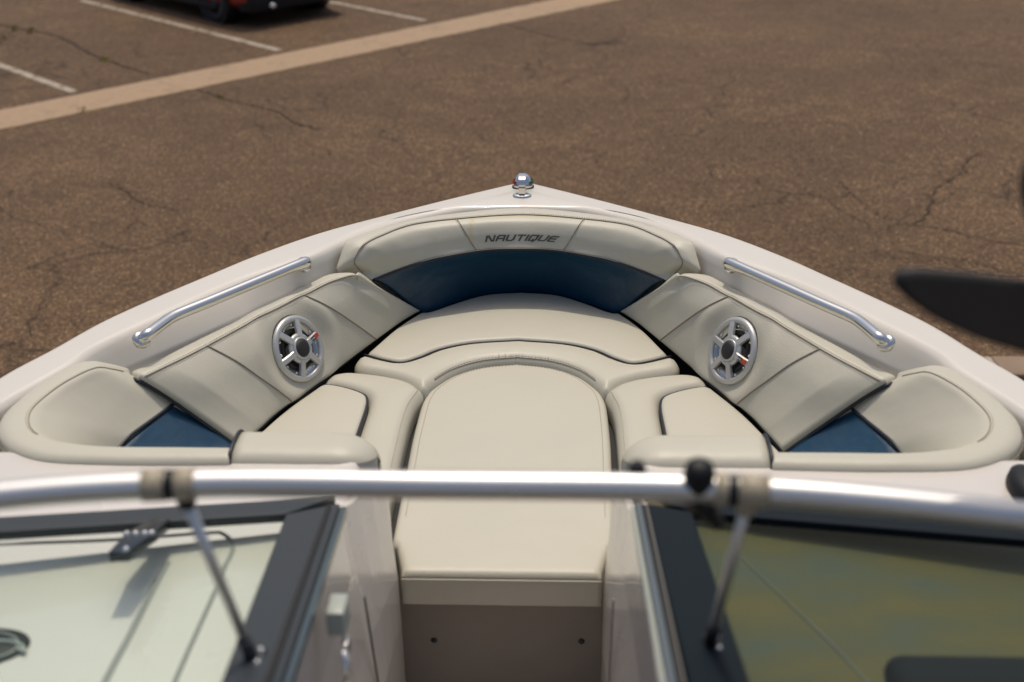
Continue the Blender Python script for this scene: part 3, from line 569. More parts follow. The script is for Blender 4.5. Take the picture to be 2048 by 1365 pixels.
G().tube(fs[3:-3] + np.array([0, -.0012, .0012]), .0016, 6).out('seam', SEAM, front)
nb = towards(normals(gb), (0, -1, .6))
q = stitches(fs[5:-5], np.array([0, -.005, -.004]), .008); q2 = stitches(fs[5:-5], np.array([0, .006, .003]), .008); q.add(q2.V, q2.F)
def at_x(x, v):                               # point and normal on the front backrest at side offset x
    xs_ = gb[len(gb) // 2, :, 0]; u = np.interp(x, xs_, u1); return samp(gb, v, u), samp(nb, v, u)
q3 = G()
for xx in (-.178, .178):
    pth = np.array([at_x(xx + (.010 if xx < 0 else -.010) * v, v)[0] for v in np.linspace(0, 1, 16)]) + np.array([0, -.001, .001]); G().tube(pth, .0014, 6).out('seam', SEAM, front)
    e = stitches(pth, np.array([-.006 if xx < 0 else .006, 0, .0004]), .008); q.add(e.V, e.F)
st = q.out('stitching', STITCH, front); st['kind'] = 'stuff'
G().tube(fb[1:-1] + np.array([0, -.002, -.003]), .0045, 8).out('piping', PIPE, front)
# embroidered word
LET = {'N': [[(0, 0), (0, 1), (.22, 1), (.8, 0), (1, 0), (1, 1)]], 'A': [[(0, 0), (.05, .75), (.22, 1), (1, 1), (1, 0)], [(.18, .42), (1, .42)]], 'U': [[(0, 1), (0, .2), (.14, 0), (.8, 0), (1, .25), (1, 1)]],
       'T': [[(0, 1), (1.05, 1)], [(.52, .95), (.52, 0)]], 'I': [[(0, 1), (0, 0)]], 'Q': [[(.12, 1), (1, 1), (1, .2), (.86, 0), (0, 0), (0, .8), (.12, 1)], [(.56, .22), (.76, -.26)]],
       'E': [[(1, 1), (.15, 1), (0, .8), (0, .15), (.12, 0), (1, 0)], [(0, .52), (.92, .52)]]}
word = [('N', 1.25), ('A', 1.2), ('U', 1.15), ('T', 1.15), ('I', .0), ('Q', 1.15), ('U', 1.15), ('E', 1.1)]
tot = sum(w_ for _, w_ in word) + .52 * 8; x = 0.; lg = G(); xs0, hgt = -.121, .0225; sc_ = .242 / (tot - .5)
for ch, wd in word:
    for ln in LET[ch]:
        P = np.array(ln, float)
        for a, b in zip(P[:-1], P[1:]):
            d = (b - a) * [wd * sc_ if wd else sc_, hgt]; L_ = np.linalg.norm(d)
            if L_ < 1e-6: continue
            d /= L_; e = np.array([-d[1], d[0]]); hw = .0027 if abs(d[0]) > .7 else .0034
            A_ = a * [wd * sc_, hgt] - d * hw * .8; B_ = b * [wd * sc_, hgt] + d * hw * .8; m_ = max(int(L_ / .006), 1); base = []
            for i in range(m_ + 1):
                for sgn in (-1, 1):
                    p2 = A_ + (B_ - A_) * i / m_ + e * hw * sgn; xx = xs0 + x * sc_ + p2[0] + p2[1] * .45; vv = .70 - p2[1] / .19
                    p, n_ = at_x(xx, vv); base.append((p, n_))
            VV = [p + n_ * .0014 for p, n_ in base] + [p - n_ * .001 for p, n_ in base]; k2 = 2 * (m_ + 1); FF = [(2 * i, 2 * i + 1, 2 * i + 3, 2 * i + 2) for i in range(m_)]
            FF += [(2 * i, 2 * i + 2, k2 + 2 * i + 2, k2 + 2 * i) for i in range(m_)] + [(2 * i + 1, k2 + 2 * i + 1, k2 + 2 * i + 3, 2 * i + 3) for i in range(m_)] + [(0, k2, k2 + 1, 1), (k2 - 2, k2 - 1, 2 * k2 - 1, 2 * k2 - 2)]
            lg.add(VV, FF)
    x += wd + .52
lg.out('lettering', EMB, front, smooth=False)
bt, bb = cr(full(T['bl_top']), u1) + np.array([0, .006, -.002]), cr(full(T['bl_bot']), u1) + np.array([0, .012, -.012])
# navy panel: a shallow concave band, its sides running down along the side backrests
bm1 = bt * .7 + bb * .3 + np.array([0, .016, .0]); bm2 = bt * .35 + bb * .65 + np.array([0, .014, -.006])
gn = loft([bt, bm1, bm2, bb], np.linspace(0, 1, 30))
V, F, gnt, _ = pad_grid(gn, (0, -1, .5), .010, (1, 1, 1, 1), 0, .03)
part('navy_panel', V, F, NAVY, boat)

# --- side backrests with speakers, corner bolsters, armrests, rails
def speaker(sx, c0, n_, parent, spoke0, badge):
    z = Vector(n_).normalized(); up = Vector((0, 0, 1)); y = (up - z * up.dot(z)).normalized(); x_ = y.cross(z)
    M = Matrix((x_, y, z)).transposed().to_4x4(); M.translation = Vector(c0) - z * .004
    R = .0975
    sp = G().lathe([(R - .006, -.004), (R, .0), (R + .001, .006), (R - .004, .0125), (R - .012, .014), (R - .017, .011), (R - .018, .004)], M, 64).out('speaker', SILVER, parent)
    G().lathe([(R - .017, .0055), (R - .036, .0035), (R - .038, -.006)], M, 64).out('flange', SILVERG, sp)
    G().lathe([(R - .036, .002), (R - .043, .004), (R - .050, -.002), (.040, -.022), (.018, -.030), (0, -.031)], M, 48).out('cone', CONE, sp)
    G().lathe([(R + .003, -.006), (R + .004, .001), (R + .0005, .003)], M, 64).out('gasket', BLACKR, sp)
    for k in range(6):
        an = spoke0 + k * math.pi / 3; X = M @ Matrix.Rotation(an, 4, 'Z')
        sec = [(.026, .0125, .017), (.036, .0105, .0215), (.050, .0092, .0195), (.070, .0092, .0165), (R - .012, .0100, .0135)]
        V = []
        for r, hw, h in sec: V += [X @ Vector(p) for p in ((r, -hw, h - .011), (r, -hw, h - .003), (r, -hw * .72, h), (r, hw * .72, h), (r, hw, h - .003), (r, hw, h - .011))]
        F = [(i * 6 + k2, i * 6 + (k2 + 1) % 6, (i + 1) * 6 + (k2 + 1) % 6, (i + 1) * 6 + k2) for i in range(4) for k2 in range(6)] + [tuple(range(6)), tuple(range(24, 30))]
        part('spoke', V, F, SILVER, sp, smooth=False)
        if k == badge:
            G().box((.048, -.0062, .0195), (.0645, .0062, .0205), X).out('badge', NAVL, sp, smooth=False)
            G().box((.0645, -.0062, .0180), (.082, .0062, .0195), X).out('badge', RED, sp, smooth=False)
            cu = bpy.data.curves.new('maker_text', 'FONT'); cu.body = 'polk'; cu.size = .0085; cu.align_x = 'CENTER'; cu.align_y = 'CENTER'
            to = bpy.data.objects.new('tmp_text', cu); C.objects.link(to); dg = bpy.context.evaluated_depsgraph_get(); me = bpy.data.meshes.new_from_object(to.evaluated_get(dg)); bpy.data.objects.remove(to)
            T_ = X @ Matrix.Translation((.0563, 0, .0208)) @ (Matrix.Identity(4) if sx < 0 or True else Matrix.Identity(4))
            part('badge_text', [T_ @ v.co for v in me.vertices], [tuple(p.vertices) for p in me.polygons], WHITE, sp, smooth=False)
        for d in (.26, math.pi / 3 - .26):
            P_ = X @ Matrix.Rotation(d, 4, 'Z') @ Matrix.Translation((R - .025, 0, .004)); G().lathe([(0, .004), (.0022, .004), (.0036, .002), (.0042, 0)], P_, 10).out('screw', CHROME, sp)
    G().lathe([(.024, .010), (.030, .0185), (.038, .0195), (.0435, .0165), (.0455, .0115), (.043, .007)], M, 40).out('hub_plate', SILVER, sp)
    G().lathe([(.031, .006), (.033, .0215), (.0315, .0225), (.028, .0240), (.026, .0225), (.0255, .019)], M, 40).out('hub_ring', SILVER, sp)
    G().lathe([(.0262, .016), (.0255, .0245), (.018, .0275), (.008, .0287), (0, .029)], M, 36).out('tweeter_cap', CAP, sp)

u2 = clus(120, .35)
for sx in (-1, 1):
    mm = (lambda P: np.array(P, float)) if sx < 0 else mx
    bk, se, bo = (cr(mm(T[k]), u2) for k in ('sb_back', 'sb_seam', 'sb_bot'))
    out_ = np.array([sx * .8, .6, 0]) * 1.0
    inn = -out_
    e = np.minimum(1, np.minimum(u2, 1 - u2) / .1)[:, None]
    r_m1 = se * .72 + bo * .28 + e * (inn * .020 + Z * .010); r_m2 = se * .42 + bo * .58 + e * (inn * .018 + Z * .008); r_m3 = se * .12 + bo * .88 + e * (inn * .010 + Z * .002)
    g = loft([bk - Z * .02 + out_ * .006, bk, bk * .5 + se * .5 + Z * .004, se, r_m1, r_m2, r_m3, bo], np.r_[np.linspace(0, .43, 22), np.linspace(.44, 1, 62)])
    nrm = towards(normals(g), (-sx * .8, -.6, .5))
    c_t = mm(T['speaker'])[0]; ids = np.argmin(np.linalg.norm((g - c_t), axis=2).ravel()); iv, iu = divmod(ids, g.shape[1]); c0, n0 = g[iv, iu].copy(), nrm[max(iv - 4, 0):iv + 5, max(iu - 4, 0):iu + 5].reshape(-1, 3).mean(0); n0 /= np.linalg.norm(n0)
    rr = np.linalg.norm((g - c0) - n0 * ((g - c0) @ n0)[..., None], axis=2); hh = (g - c0) @ n0
    k = 1 / (1 + np.exp((rr - .118) / .008)); g = g - n0 * ((hh * .9 + .010) * k)[..., None] - n0 * (.032 / (1 + np.exp((rr - .082) / .003)))[..., None] + nrm * (.006 * np.exp(-((rr - .150) / .022) ** 2))[..., None]
    V, F, gt, _ = pad_grid(g, (-sx * .8, -.6, .5), .016, (0, 1, 1, 1), 0, .06)
    nv, nu_ = g.shape[:2]; vf = np.linspace(0, 1, nv)
    tvv = np.r_[np.linspace(0, .43, 22), np.linspace(.44, 1, 62)]
    uf, ur = .27, .735                          # the two cross seams
    mi = [1 if (tvv[i] > .43 and uf < u2[j] < ur) else 0 for i in range(nv - 1) for j in range(nu_ - 1)] + [0] * (len(F) - (nv - 1) * (nu_ - 1))
    bkr = part('side_backrest', V, F, [VINYL, VINYL2], boat, recalc=False, mi=mi)
    bm = bmesh.new(); bm.from_mesh(bkr.data); bmesh.ops.recalc_face_normals(bm, faces=bm.faces); bm.to_mesh(bkr.data); bm.free()
    bkr['label'] = 'cream side backrest with a silver speaker, %s of the bow seats' % ('left' if sx < 0 else 'right')
    off = -inn * 0 + np.array([-sx * .001, -.0008, .0012])
    iS = int(np.argmin(abs(tvv - 3 / 7.)))
    seam_top = gt[iS, 2:-2] + off; G().tube(seam_top, .0016, 6).out('seam', SEAM, bkr)
    for uu in (uf, ur):
        ju = int(np.argmin(abs(u2 - uu))); G().tube(gt[iS:, ju] + off, .0022, 6).out('seam', SEAM, bkr)
    q = stitches(seam_top, np.array([-sx * .004, -.003, -.003]), .008); a = stitches(seam_top, np.array([sx * .005, .004, .002]), .008); q.add(a.V, a.F)
    for uu in (uf, ur):
        ju = int(np.argmin(abs(u2 - uu))); a = stitches(gt[iS:, ju] + off, np.array([sx * .004, .006, 0]), .008); q.add(a.V, a.F)
    o = q.out('stitching', STITCH, bkr); o['kind'] = 'stuff'
    G().tube(gt[-1, 2:-2] + np.array([-sx * .001, 0, -.004]), .004, 6).out('piping', PIPE, bkr)
    speaker(sx, c0 - n0 * .008, n0, boat, rad(67) if sx < 0 else rad(118), 5 if sx < 0 else 4)
    rear_edge = cr(gt[10::6, -1] + np.array([sx * .002, -.003, .002]), 40)
    # corner bolster running on into the rear roll
    n13 = clus(150, .1)
    so_, ss_ = np.array(T['co_out']), np.array(T['co_seam'])
    sb_ = np.array([(-.8773, 2.6837, 1.80), (-.885, 2.663, 1.80), (-.893, 2.643, 1.80), (-.902, 2.618, 1.80), (-.912, 2.592, 1.80), (-.926, 2.556, 1.80), (-.942, 2.51, 1.80), (-.956, 2.465, 1.79), (-.962, 2.41, 1.775), (-.94, 2.345, 1.75), (-.865, 2.30, 1.72), (-.734, 2.288, 1.70), (-.574, 2.288, 1.70)])
    lo_ = so_ - [0, 0, .05]; ed = so_ * .6 + ss_ * .4 + [0, 0, .013]; fc = np.array([0, 0, .02])
    w1 = np.r_[np.ones(10), .6, .4, .4][:, None]
    f1 = ss_ * .80 + sb_ * .20 + fc * np.r_[.1, .2, .3, .3, .3, .3, .3, .3, .3, .3, .8, 1, 1][:, None]
    f2 = ss_ * .45 + sb_ * .55 + fc * .3; f3 = ss_ * .12 + sb_ * .88
    rows_c = [cru(mm(P), n13) for P in (lo_, so_ - [0, 0, .012], so_ * .93 + ss_ * .07 + [0, 0, .008], ed, ss_, f1, f2, f3, sb_)]
    g = loft(rows_c, np.linspace(0, 1, 60)); V, F, gt2, _ = pad_grid(g, (0, 0, 1), .012, (0, 0, 1, 1), 0, .02)
    co = part('corner_bolster', V, F, VINYL, boat); co['label'] = 'cream padded corner bolster curving round the rear %s of the bow seating' % ('left' if sx < 0 else 'right')
    iS = int(np.argmin(abs(np.linspace(0, 1, 60) - .5))); sp_ = gt2[iS, 6:96] + np.array([0, 0, .001])
    G().tube(sp_, .0014, 6).out('seam', SEAM, co); o = stitches(sp_, np.array([sx * .006, 0, .0005]), .008).out('stitching', STITCH, co); o['kind'] = 'stuff'
    iB = 8; G().tube(gt2[iB, 3:-3] + np.array([sx * .002, -.002, .001]), .0016, 6).out('welt', SEAM, co)
    G().tube(rear_edge, .0052, 8).out('piping', PIPE, co)
    G().tube(cr(mm(sb_[:9]), 30) + np.array([-sx * .002, .004, -.001]), .0045, 8).out('piping', PIPE, co)
    # small navy wedge between corner bolster and side backrest
    ra = mm([(-.879, 2.688, 1.797), (-.954, 2.478, 1.795), (-.980, 2.30, 1.77)]); rb = mm([(-.876, 2.692, 1.797), (-.712, 2.683, 1.668), (-.70, 2.32, 1.655)])
    A_, B_ = cru(ra, np.linspace(0, 1, 24)), np.array([np.interp(np.linspace(0, 2, 24), [0, 1, 2], rb[:, k]) for k in range(3)]).T
    g = loft([A_, A_ * .5 + B_ * .5 + np.array([0, 0, -.002]), B_], np.linspace(0, 1, 18)); V, F, _, _ = pad_grid(g, (-sx * .5, 0, 1), .012, (1, 1, 0, 0), 0, .02)
    part('navy_wedge', V, F, NAVY, boat)
    # padded armrest at the walk-through
    a0, a1, Ra = .268, .583, .048; q = G(); V = []; nsec = 26; ys, ye, zt, zb_ = 2.166, 2.300, 1.960, 1.66
    xs_ = np.concatenate([a0 + .10 * (1 - np.cos(np.linspace(0, math.pi / 2, 14))) * 1.0, np.linspace(a0 + .11, a1, 10)])
    for x_ in xs_:
        t = min(1, (x_ - a0) / .10); s_ = math.sqrt(max(1 - (1 - t) ** 2, 0)) ; cy = ys + .075; 
        prof = []
        for an in np.linspace(0, math.pi, 15):
            cy_, hw = (ys + ye) / 2, (ye - ys) / 2; c_, s2 = math.cos(an), math.sin(an)
            prof.append((cy_ - hw * (.35 + .65 * s_) * math.copysign(abs(c_) ** .7, c_), zt - .055 * (1 - s_) - .045 * (1 - abs(s2) ** .75)))
        ring = [(prof[0][0] + .004, 1.935)] + prof + [(prof[-1][0], zb_)]
        V += [(sx * x_, y, z) for y, z in ring]
    nr = 17; F = [(i * nr + k, i * nr + k + 1, (i + 1) * nr + k + 1, (i + 1) * nr + k) for i in range(len(xs_) - 1) for k in range(nr - 1)] + [tuple(range(nr)), tuple(range((len(xs_) - 1) * nr, len(xs_) * nr))]
    ar = part('armrest', V, F, VINYL, boat); ar['label'] = 'short cream armrest pad at the %s of the walk-through' % ('left' if sx < 0 else 'right')
    G().tube([np.array(v) + [sx * .001, 0, .002] for v in V[-nr + 1:-1]], .0048, 8).out('piping', PIPE, ar)
    # grab rail
    rl = mm(T['rail']); P = cr(rl, 60); na = np.array([sx * .62, .48, -.62]); nb_ = np.array([sx * .66, .42, -.62])
    def arc_(a, b, c): w_ = np.linspace(0, 1, 9)[:, None]; return (1 - w_) ** 2 * a + 2 * w_ * (1 - w_) * b + w_ ** 2 * c
    A0, A1 = P[0] + na * .036, P[2]; B0, B1 = P[-1] + nb_ * .026, P[-3]
    path = np.vstack([arc_(A0, P[0], A1), P[5:-5:2], arc_(B1, P[-1], B0)]); ral = G().tube(path, .0158, 16).out('grab_rail', CHROME, boat)
    for p_, d_ in ((path[0], na), (path[-1], nb_)):
        d_ = Vector(d_).normalized(); X = d_.to_track_quat('Z', 'Y').to_matrix().to_4x4(); X.translation = Vector(p_) - d_ * .008
        G().lathe([(.014, -.004), (.020, -.003), (.0235, .002), (.0235, .012)], X, 28).out('flange', CHROME, ral)

# ================================================================ loose cushions resting on the seat base
for sx in (-1, 1):
    mm = (lambda P: np.array(P, float)) if sx < 0 else mx
    wd_ = 'left' if sx < 0 else 'right'
    t = thing('side_seat_cushion', 'cream side seat cushion on the %s, under the %s speaker, edged with navy piping' % (wd_, wd_), 'seat cushion', (sx * .45, 2.65, 1.6), 'seat cushions of the open bow')
    L_ = np.array(T['pad']); Ls = cr(L_, 40); back = np.array(T['pad_back'])
    outl = np.vstack([Ls[:, :2], [(-.4185, 2.31), (-.70, 2.31), (-.703, 2.5)], cr(back, 14)[:-1, :2]])
    c = Cushion(mm(np.c_[outl, 0 * outl[:, 0]]), 1.672, .012, .07, .005); part('seat_pad', c.V, c.F, VINYL, t)
    inn_ = cr(T['bol_in'], 60); o2 = np.vstack([inn_[:, :2], [(-.286, 2.31), (-.4165, 2.31)], Ls[::-1, :2] + [.0015, .0015]])
    c2 = Cushion(mm(np.c_[o2, 0 * o2[:, 0]]), 1.668, .034, .07, .012); bl = part('bolster', c2.V, c2.F, VINYL, t)
    pth = np.vstack([Ls, [(-.4183, 2.315, 1.672)]]); pth[:, 2] = 1.664; G().tube(mm(pth), .0048, 8).out('piping', PIPE, t)
    pr = mm(cr(T['bol_in'], 90)[24:, :]); tt = np.gradient(pr[:, :2], axis=0); tt /= np.linalg.norm(tt, axis=1, keepdims=True); n2 = np.stack([tt[:, 1], -tt[:, 0]], 1)
    tst = c2.inside(pr[20:21, :2] + n2[20:21] * .02)[0]; n2 = n2 if tst else -n2
    sp_ = c2.on(pr[4:, :2] + n2[4:] * .017, .0004); G().tube(sp_, .0014, 6).out('seam', SEAM2, bl); o = stitches(sp_, np.array([-sx * 0, 0, .0]) + np.array([sx * .006, 0, .001]), .008).out('stitching', STITCH, bl); o['kind'] = 'stuff'
t = thing('bow_seat_cushion', 'cream bow seat cushion below the navy panel with a rolled arched front edge', 'seat cushion', (0, 3.4, 1.6), 'seat cushions of the open bow')
pipe = cr(T['bow_pipe'], 50); arc = np.vstack([cr(T['bow_left'], 12), cr(T['bow_arc'], 30)[1:]])
h_ = np.vstack([pipe[::-1][:-1], arc]); o1 = np.vstack([h_, mx(h_)[::-1][1:-1]])
c = Cushion(o1, 1.674, .012, .07, .006); part('seat_pad', c.V, c.F, VINYL, t)
low = cr(T['bb_low'], 90); h_ = np.vstack([low[::-1], pipe[1:] + [0, -.0015, 0]]); h_[0, 0] = 0; o2 = np.vstack([h_, mx(h_)[::-1][1:-1]])
c2 = Cushion(o2, 1.672, .030, .07, .014); bl = part('bolster', c2.V, c2.F, VINYL, t)
pf = full(pipe); pf[:, 2] = 1.666; G().tube(pf, .0032, 8).out('piping', PIPE, t)
lw = full(low[52:]); tt = np.gradient(lw[:, :2], axis=0); tt /= np.linalg.norm(tt, axis=1, keepdims=True); n2 = np.stack([-tt[:, 1], tt[:, 0]], 1)
n2 = n2 if c2.inside(lw[20:21, :2] + n2[20:21] * .02)[0] else -n2
sp_ = c2.on(lw[:, :2] + n2 * .010, .0006); G().tube(sp_, .0014, 6).out('seam', SEAM, bl); o = stitches(sp_, np.array([0, .005, .003]), .010, .005, .0011).out('stitching', STITCH, bl); o['kind'] = 'stuff'
q = G()                                       # puckers where the roll is sewn down
for k in range(9):
    x0 = -.05 + k * .018 + RNG.uniform(-.005, .005); b0 = np.array([x0, float(np.interp(x0, lw[:, 0], lw[:, 1])) + .010]); L0 = RNG.uniform(.004, .016)
    q.tube(c2.on(np.array([b0, b0 + [.001, L0 / 2], b0 + [.0, L0]]), .0002), .0011, 5)
o = q.out('pucker', SEAM2, bl); o['kind'] = 'stuff'
t = thing('filler_cushion', 'large cream filler cushion with rounded front end in the middle of the bow', 'filler cushion', (0, 2.7, 1.56))
fl = cr(np.vstack([[(-.264, 2.32, 1.648)], T['fil']]), 80); h_ = np.vstack([[(-.2275, 2.178, 0), (-.2285, 2.20, 0), (-.251, 2.286, 0), (-.262, 2.292, 0)], fl]); h_[-1, 0] = 0; o1 = np.vstack([h_, mx(h_)[::-1][1:]])
c = Cushion(o1, 1.646, .016, .088, .006, step=.016); part('cushion_pad', c.V, c.F, VINYL, t)
ins = c.Q + c.nrm * .010; kf = (abs(c.Q[:, 1] - 2.178) < .004)
fx = np.sort(c.Q[kf][:, 0]); G().tube([(x_, 2.1765, 1.629) for x_ in fx], .0024, 6).out('welt', VINYL, t); G().tube([(x_, 2.1795, 1.634) for x_ in fx], .0016, 6).out('seam', SEAM, t)
ff = full(fl); tt = np.gradient(ff[:, :2], axis=0); tt /= np.linalg.norm(tt, axis=1, keepdims=True); n2 = np.stack([tt[:, 1], -tt[:, 0]], 1)
sp_ = c.on(ff[6:-6, :2] + n2[6:-6] * .022, .0006); o = stitches(sp_, np.zeros(3), .010, .005, .0008).out('stitching', STITCH, t); o['kind'] = 'stuff'

# ================================================================ bow light, chock, cleat
bl = G().lathe([(.034, -.006), (.035, .0), (.033, .012), (.0285, .026), (.021, .037), (.016, .0405), (.011, .043), (.005, .0443), (0, .0445)], Matrix.Translation((0, 3.985, 1.957)), 40).out('bow_light', mat('mirror_steel', (.62, .63, .64), .03, metal=1.0), boat)
for s, mt in ((-1, LENSR), (1, LENSG)):
    G().lathe([(.030, .004), (.033, .006), (.033, .018), (.029, .021)], Matrix.Translation((s * .0035, 3.989, 1.957)), 24).out('lens', mt, bl)
G().lathe([(.036, -.008), (.0385, -.006), (.0385, -.002), (.035, 0)], Matrix.Translation((0, 3.985, 1.957)), 32).out('gasket', BLACKR, bl)
ck = G().lathe([(0, .007), (.026, .007), (.031, .004), (.031, -.004)], Matrix.Translation((0, 3.878, 1.955)) @ Matrix.Diagonal((1.05, .72, 1, 1)), 32).out('bow_chock', CHROME, boat)
st_ = [(0, 3.872, 1.960), (0, 3.872, 1.988), (0, 3.876, 2.004), (0, 3.890, 2.016), (0, 3.92, 2.019), (0, 3.955, 2.012), (0, 3.975, 2.0)]
P = cr(st_, 26); V = []
for i in range(26):
    d = P[min(i + 1, 25)] - P[max(i - 1, 0)]; d /= np.linalg.norm(d); n_ = np.array([0, -d[2], d[1]])
    for a, b in ((-.0115, -.0025), (.0115, -.0025), (.0115, .0025), (-.0115, .0025)): V.append(P[i] + np.array([a, 0, 0]) + n_ * b)
part('strap', V, [(i * 4 + k, i * 4 + (k + 1) % 4, (i + 1) * 4 + (k + 1) % 4, (i + 1) * 4 + k) for i in range(25) for k in range(4)] + [(0, 1, 2, 3), (100, 101, 102, 103)], CHROME, ck, smooth=False)
for s in (-1, 1): G().lathe([(0, .003), (.003, .003), (.0042, 0)], Matrix.Translation((s * .024, 3.878, 1.961)), 12).out('screw', FRAMEL, ck)
G().lathe([(0, .03), (.03, .028), (.048, .018), (.052, .0), (.052, -.01)], Matrix.Translation((1.095, 2.085, 1.945)) @ Matrix.Diagonal((.85, 1.5, 1, 1)), 28).out('mooring_cleat', BLACK, boat)

# ================================================================ windshield
def onp(x, y, d=0): return (x, y, zp(y) + d)
bp_ = cr([(-1.12, .86, 2.50), (-.86, 1.04, 2.515), (-.60, 1.135, 2.528), (-.33, 1.178, 2.5305), (0, 1.182, 2.5305), (.33, 1.178, 2.5305), (.60, 1.150, 2.524), (.86, 1.095, 2.520), (1.12, .98, 2.508)], 90)
bar = G().tube(bp_, .0172, 24).out('header_bar', ALU, boat)
def bar_at(x): return np.array([np.interp(x, bp_[:, 0], bp_[:, k]) for k in range(3)])
def sleeve(x0, x1, r, mt, nm):
    P = [bar_at(x0), bar_at((x0 + x1) / 2), bar_at(x1)]; return G().tube(P, r, 24).out(nm, mt, bar)
sleeve(-.364, -.338, .0195, BEIGE, 'hinge_sleeve'); sleeve(-.337, -.326, .0185, BLACK, 'hinge_joint'); sleeve(-.325, -.302, .0195, BEIGE, 'hinge_sleeve')
sleeve(.312, .326, .0195, BEIGE, 'hinge_sleeve'); sleeve(.327, .338, .0185, BLACK, 'hinge_joint'); sleeve(.339, .374, .0200, BEIGE, 'hinge_sleeve')
b0 = bar_at(.292)
G().lathe([(0, .043), (.010, .042), (.0165, .036), (.0185, .024), (.0165, .006), (.017, -.022), (.012, -.03), (0, -.031)], Matrix.Translation(b0) @ Matrix.Rotation(rad(14), 4, 'X'), 20).out('latch_knob', BLACK, bar)
G().tube([b0 + [.0, .004, -.024], b0 + [.014, .012, -.036], b0 + [.030, .016, -.060]], [.013, .013, .009], 12).out('latch_lever', BLACK, bar)
G().lathe([(0, .031), (.007, .029), (.011, .021), (.011, -.0)], Matrix.Translation(bar_at(.222) + [0, .014, -.004]), 16).out('latch_pin', BLACK, bar)
for s in (-1, 1):
    L_ = s < 0; dy = 0 if L_ else .05
    pi_, po_ = ((-.362, 1.768), (-.278, .97)), ((-.2752, 1.831), (-.205, .97))
    if not L_: pi_, po_ = ((.371, 1.80), (.372, .97)), ((.2585, 1.85), (.2545, .97))
    fm = FRAME if L_ else DKNAVY
    fr_ = G().prism([onp(*pi_[0]), onp(*pi_[1]), onp(*(po_[1] if L_ else (.296, .97))), onp(*(po_[0] if L_ else (.290, 1.85)))], (0, 0, -.022)).out('windshield_frame', fm, boat, smooth=False, bevel=.004)
    fr_['label'] = 'grey windshield frame on the left' if L_ else 'black windshield frame on the right'
    if not L_:
        for xa, xb, mt, dz in ((.2585, .2660, FRAMEL, -.004), (.2665, .2775, mat('slate_trim', (.085, .11, .125), .5), .003), (.278, .285, BLACKR, .000), (.2855, .2895, mat('dull_grey_trim', (.14, .135, .12), .5), .002)):
            G().prism([onp(xa + .004, 1.84, dz), onp(xa, .97, dz), onp(xb, .97, dz), onp(xb + .004, 1.84, dz)], (0, 0, -.02)).out('trim_strip', mt, fr_, smooth=False, bevel=.002)
    else:
        G().tube([onp(-.2905, 1.80, .001), onp(-.222, .97, .001)], .005, 8).out('seal', BLACKR, fr_)
        G().prism([onp(-.273, 1.825, -.006), onp(-.203, .97, -.006), onp(-.196, .97, -.006), onp(-.262, 1.825, -.006)], (0, 0, -.016)).out('trim_strip', mat('blue_grey_frame', (.10, .14, .16), .3, metal=.6), fr_, smooth=False)
    ex = s * 1.16; sl = .226                   # the base rail runs aft as it goes outboard
    def fy(x, off): return (pi_[0][1] + off + dy * 0) - (abs(x) - abs(pi_[0][0])) * sl
    G().prism([onp(pi_[0][0], fy(pi_[0][0], 0), .001), onp(ex, fy(ex, 0), .001), onp(ex, fy(ex, .082), .001), onp(s * .29, fy(s * .29, .082), .001)], (0, 0, -.02)).out('base_rail', FRAME if L_ else DKNAVY, fr_, smooth=False, bevel=.003)
    V = [onp(pi_[0][0] - s * .004, pi_[0][1] + .006, -.012), onp(pi_[1][0] - s * .004, .97, -.012), onp(ex, .97, -.012), onp(ex, fy(ex, .006), -.012)]
    G().prism(V, (0, 0, .005)).out('glass_pane', GLASS, fr_, smooth=False)
    # stay from the header bar down to the frame
    ft = Vector((-.2742, 1.2065, zp(1.2065) + .006)) if L_ else Vector((.3351, 1.2675, zp(1.2675) + .006)); tp = Vector(bar_at(s * .318 if L_ else .350)) + Vector((0, .004, -.026))
    sty = G().tube([tp, ft], .0072, 12).out('stay', ALU, bar)
    G().lathe([(0, .012), (.010, .008), (.012, 0), (.010, -.008), (0, -.012)], Matrix.Translation(tp), 14).out('stay_joint', BLACK if L_ else BEIGE, sty)
    G().tube([ft + (tp - ft) * .12, ft - (tp - ft) * .01], .0092, 12).out('stay_socket', FRAME if L_ else BLACK, sty)
    bk = G().box((ft.x - .010, ft.y - .018, ft.z - .012), (ft.x + .016, ft.y + .022, ft.z - .004)).out('stay_bracket', FRAME if L_ else BLACK, sty, bevel=.002)
    for d in (-.010, .014): G().lathe([(0, .004), (.004, .003), (.005, 0)], Matrix.Translation((ft.x + .010, ft.y + d, ft.z - .004)), 12).out('bolt', CHROME, sty)
    if L_:
        hx, hy = -.588, 1.642                  # hinge clamp on the glass
        hg = G().prism([onp(hx - .018, hy - .078, .004), onp(hx + .014, hy - .074, .004), onp(hx + .026, hy + .02, .004), onp(hx + .030, hy + .085, .004), onp(hx - .006, hy + .085, .004), onp(hx - .022, hy + .01, .004)], (0, 0, -.020)).out('glass_hinge', mat('dark_steel', (.05, .062, .07), .25, metal=.7), fr_, bevel=.002)
        for d, e_ in ((-.018, 0), (-.003, .001), (.012, .003), (.024, .004)): G().lathe([(0, .005), (.0045, .004), (.006, 0)], Matrix.Translation(onp(hx + d, hy + .006 + e_, .005)), 12).out('bolt', CHROME, hg)
        G().lathe([(0, .005), (.0045, .004), (.006, 0)], Matrix.Translation(onp(hx + .008, hy - .066, .005)), 12).out('bolt', CHROME, hg)
        # door latch on the walk-through wall
        lt = G().box((-.224, 1.425, 2.095), (-.196, 1.475, 2.140)).out('door_latch', FRAMEL, boat, bevel=.003)
        G().box((-.2, 1.408, 2.07), (-.19, 1.43, 2.095)).out('latch_catch', CHROME, lt, bevel=.002)
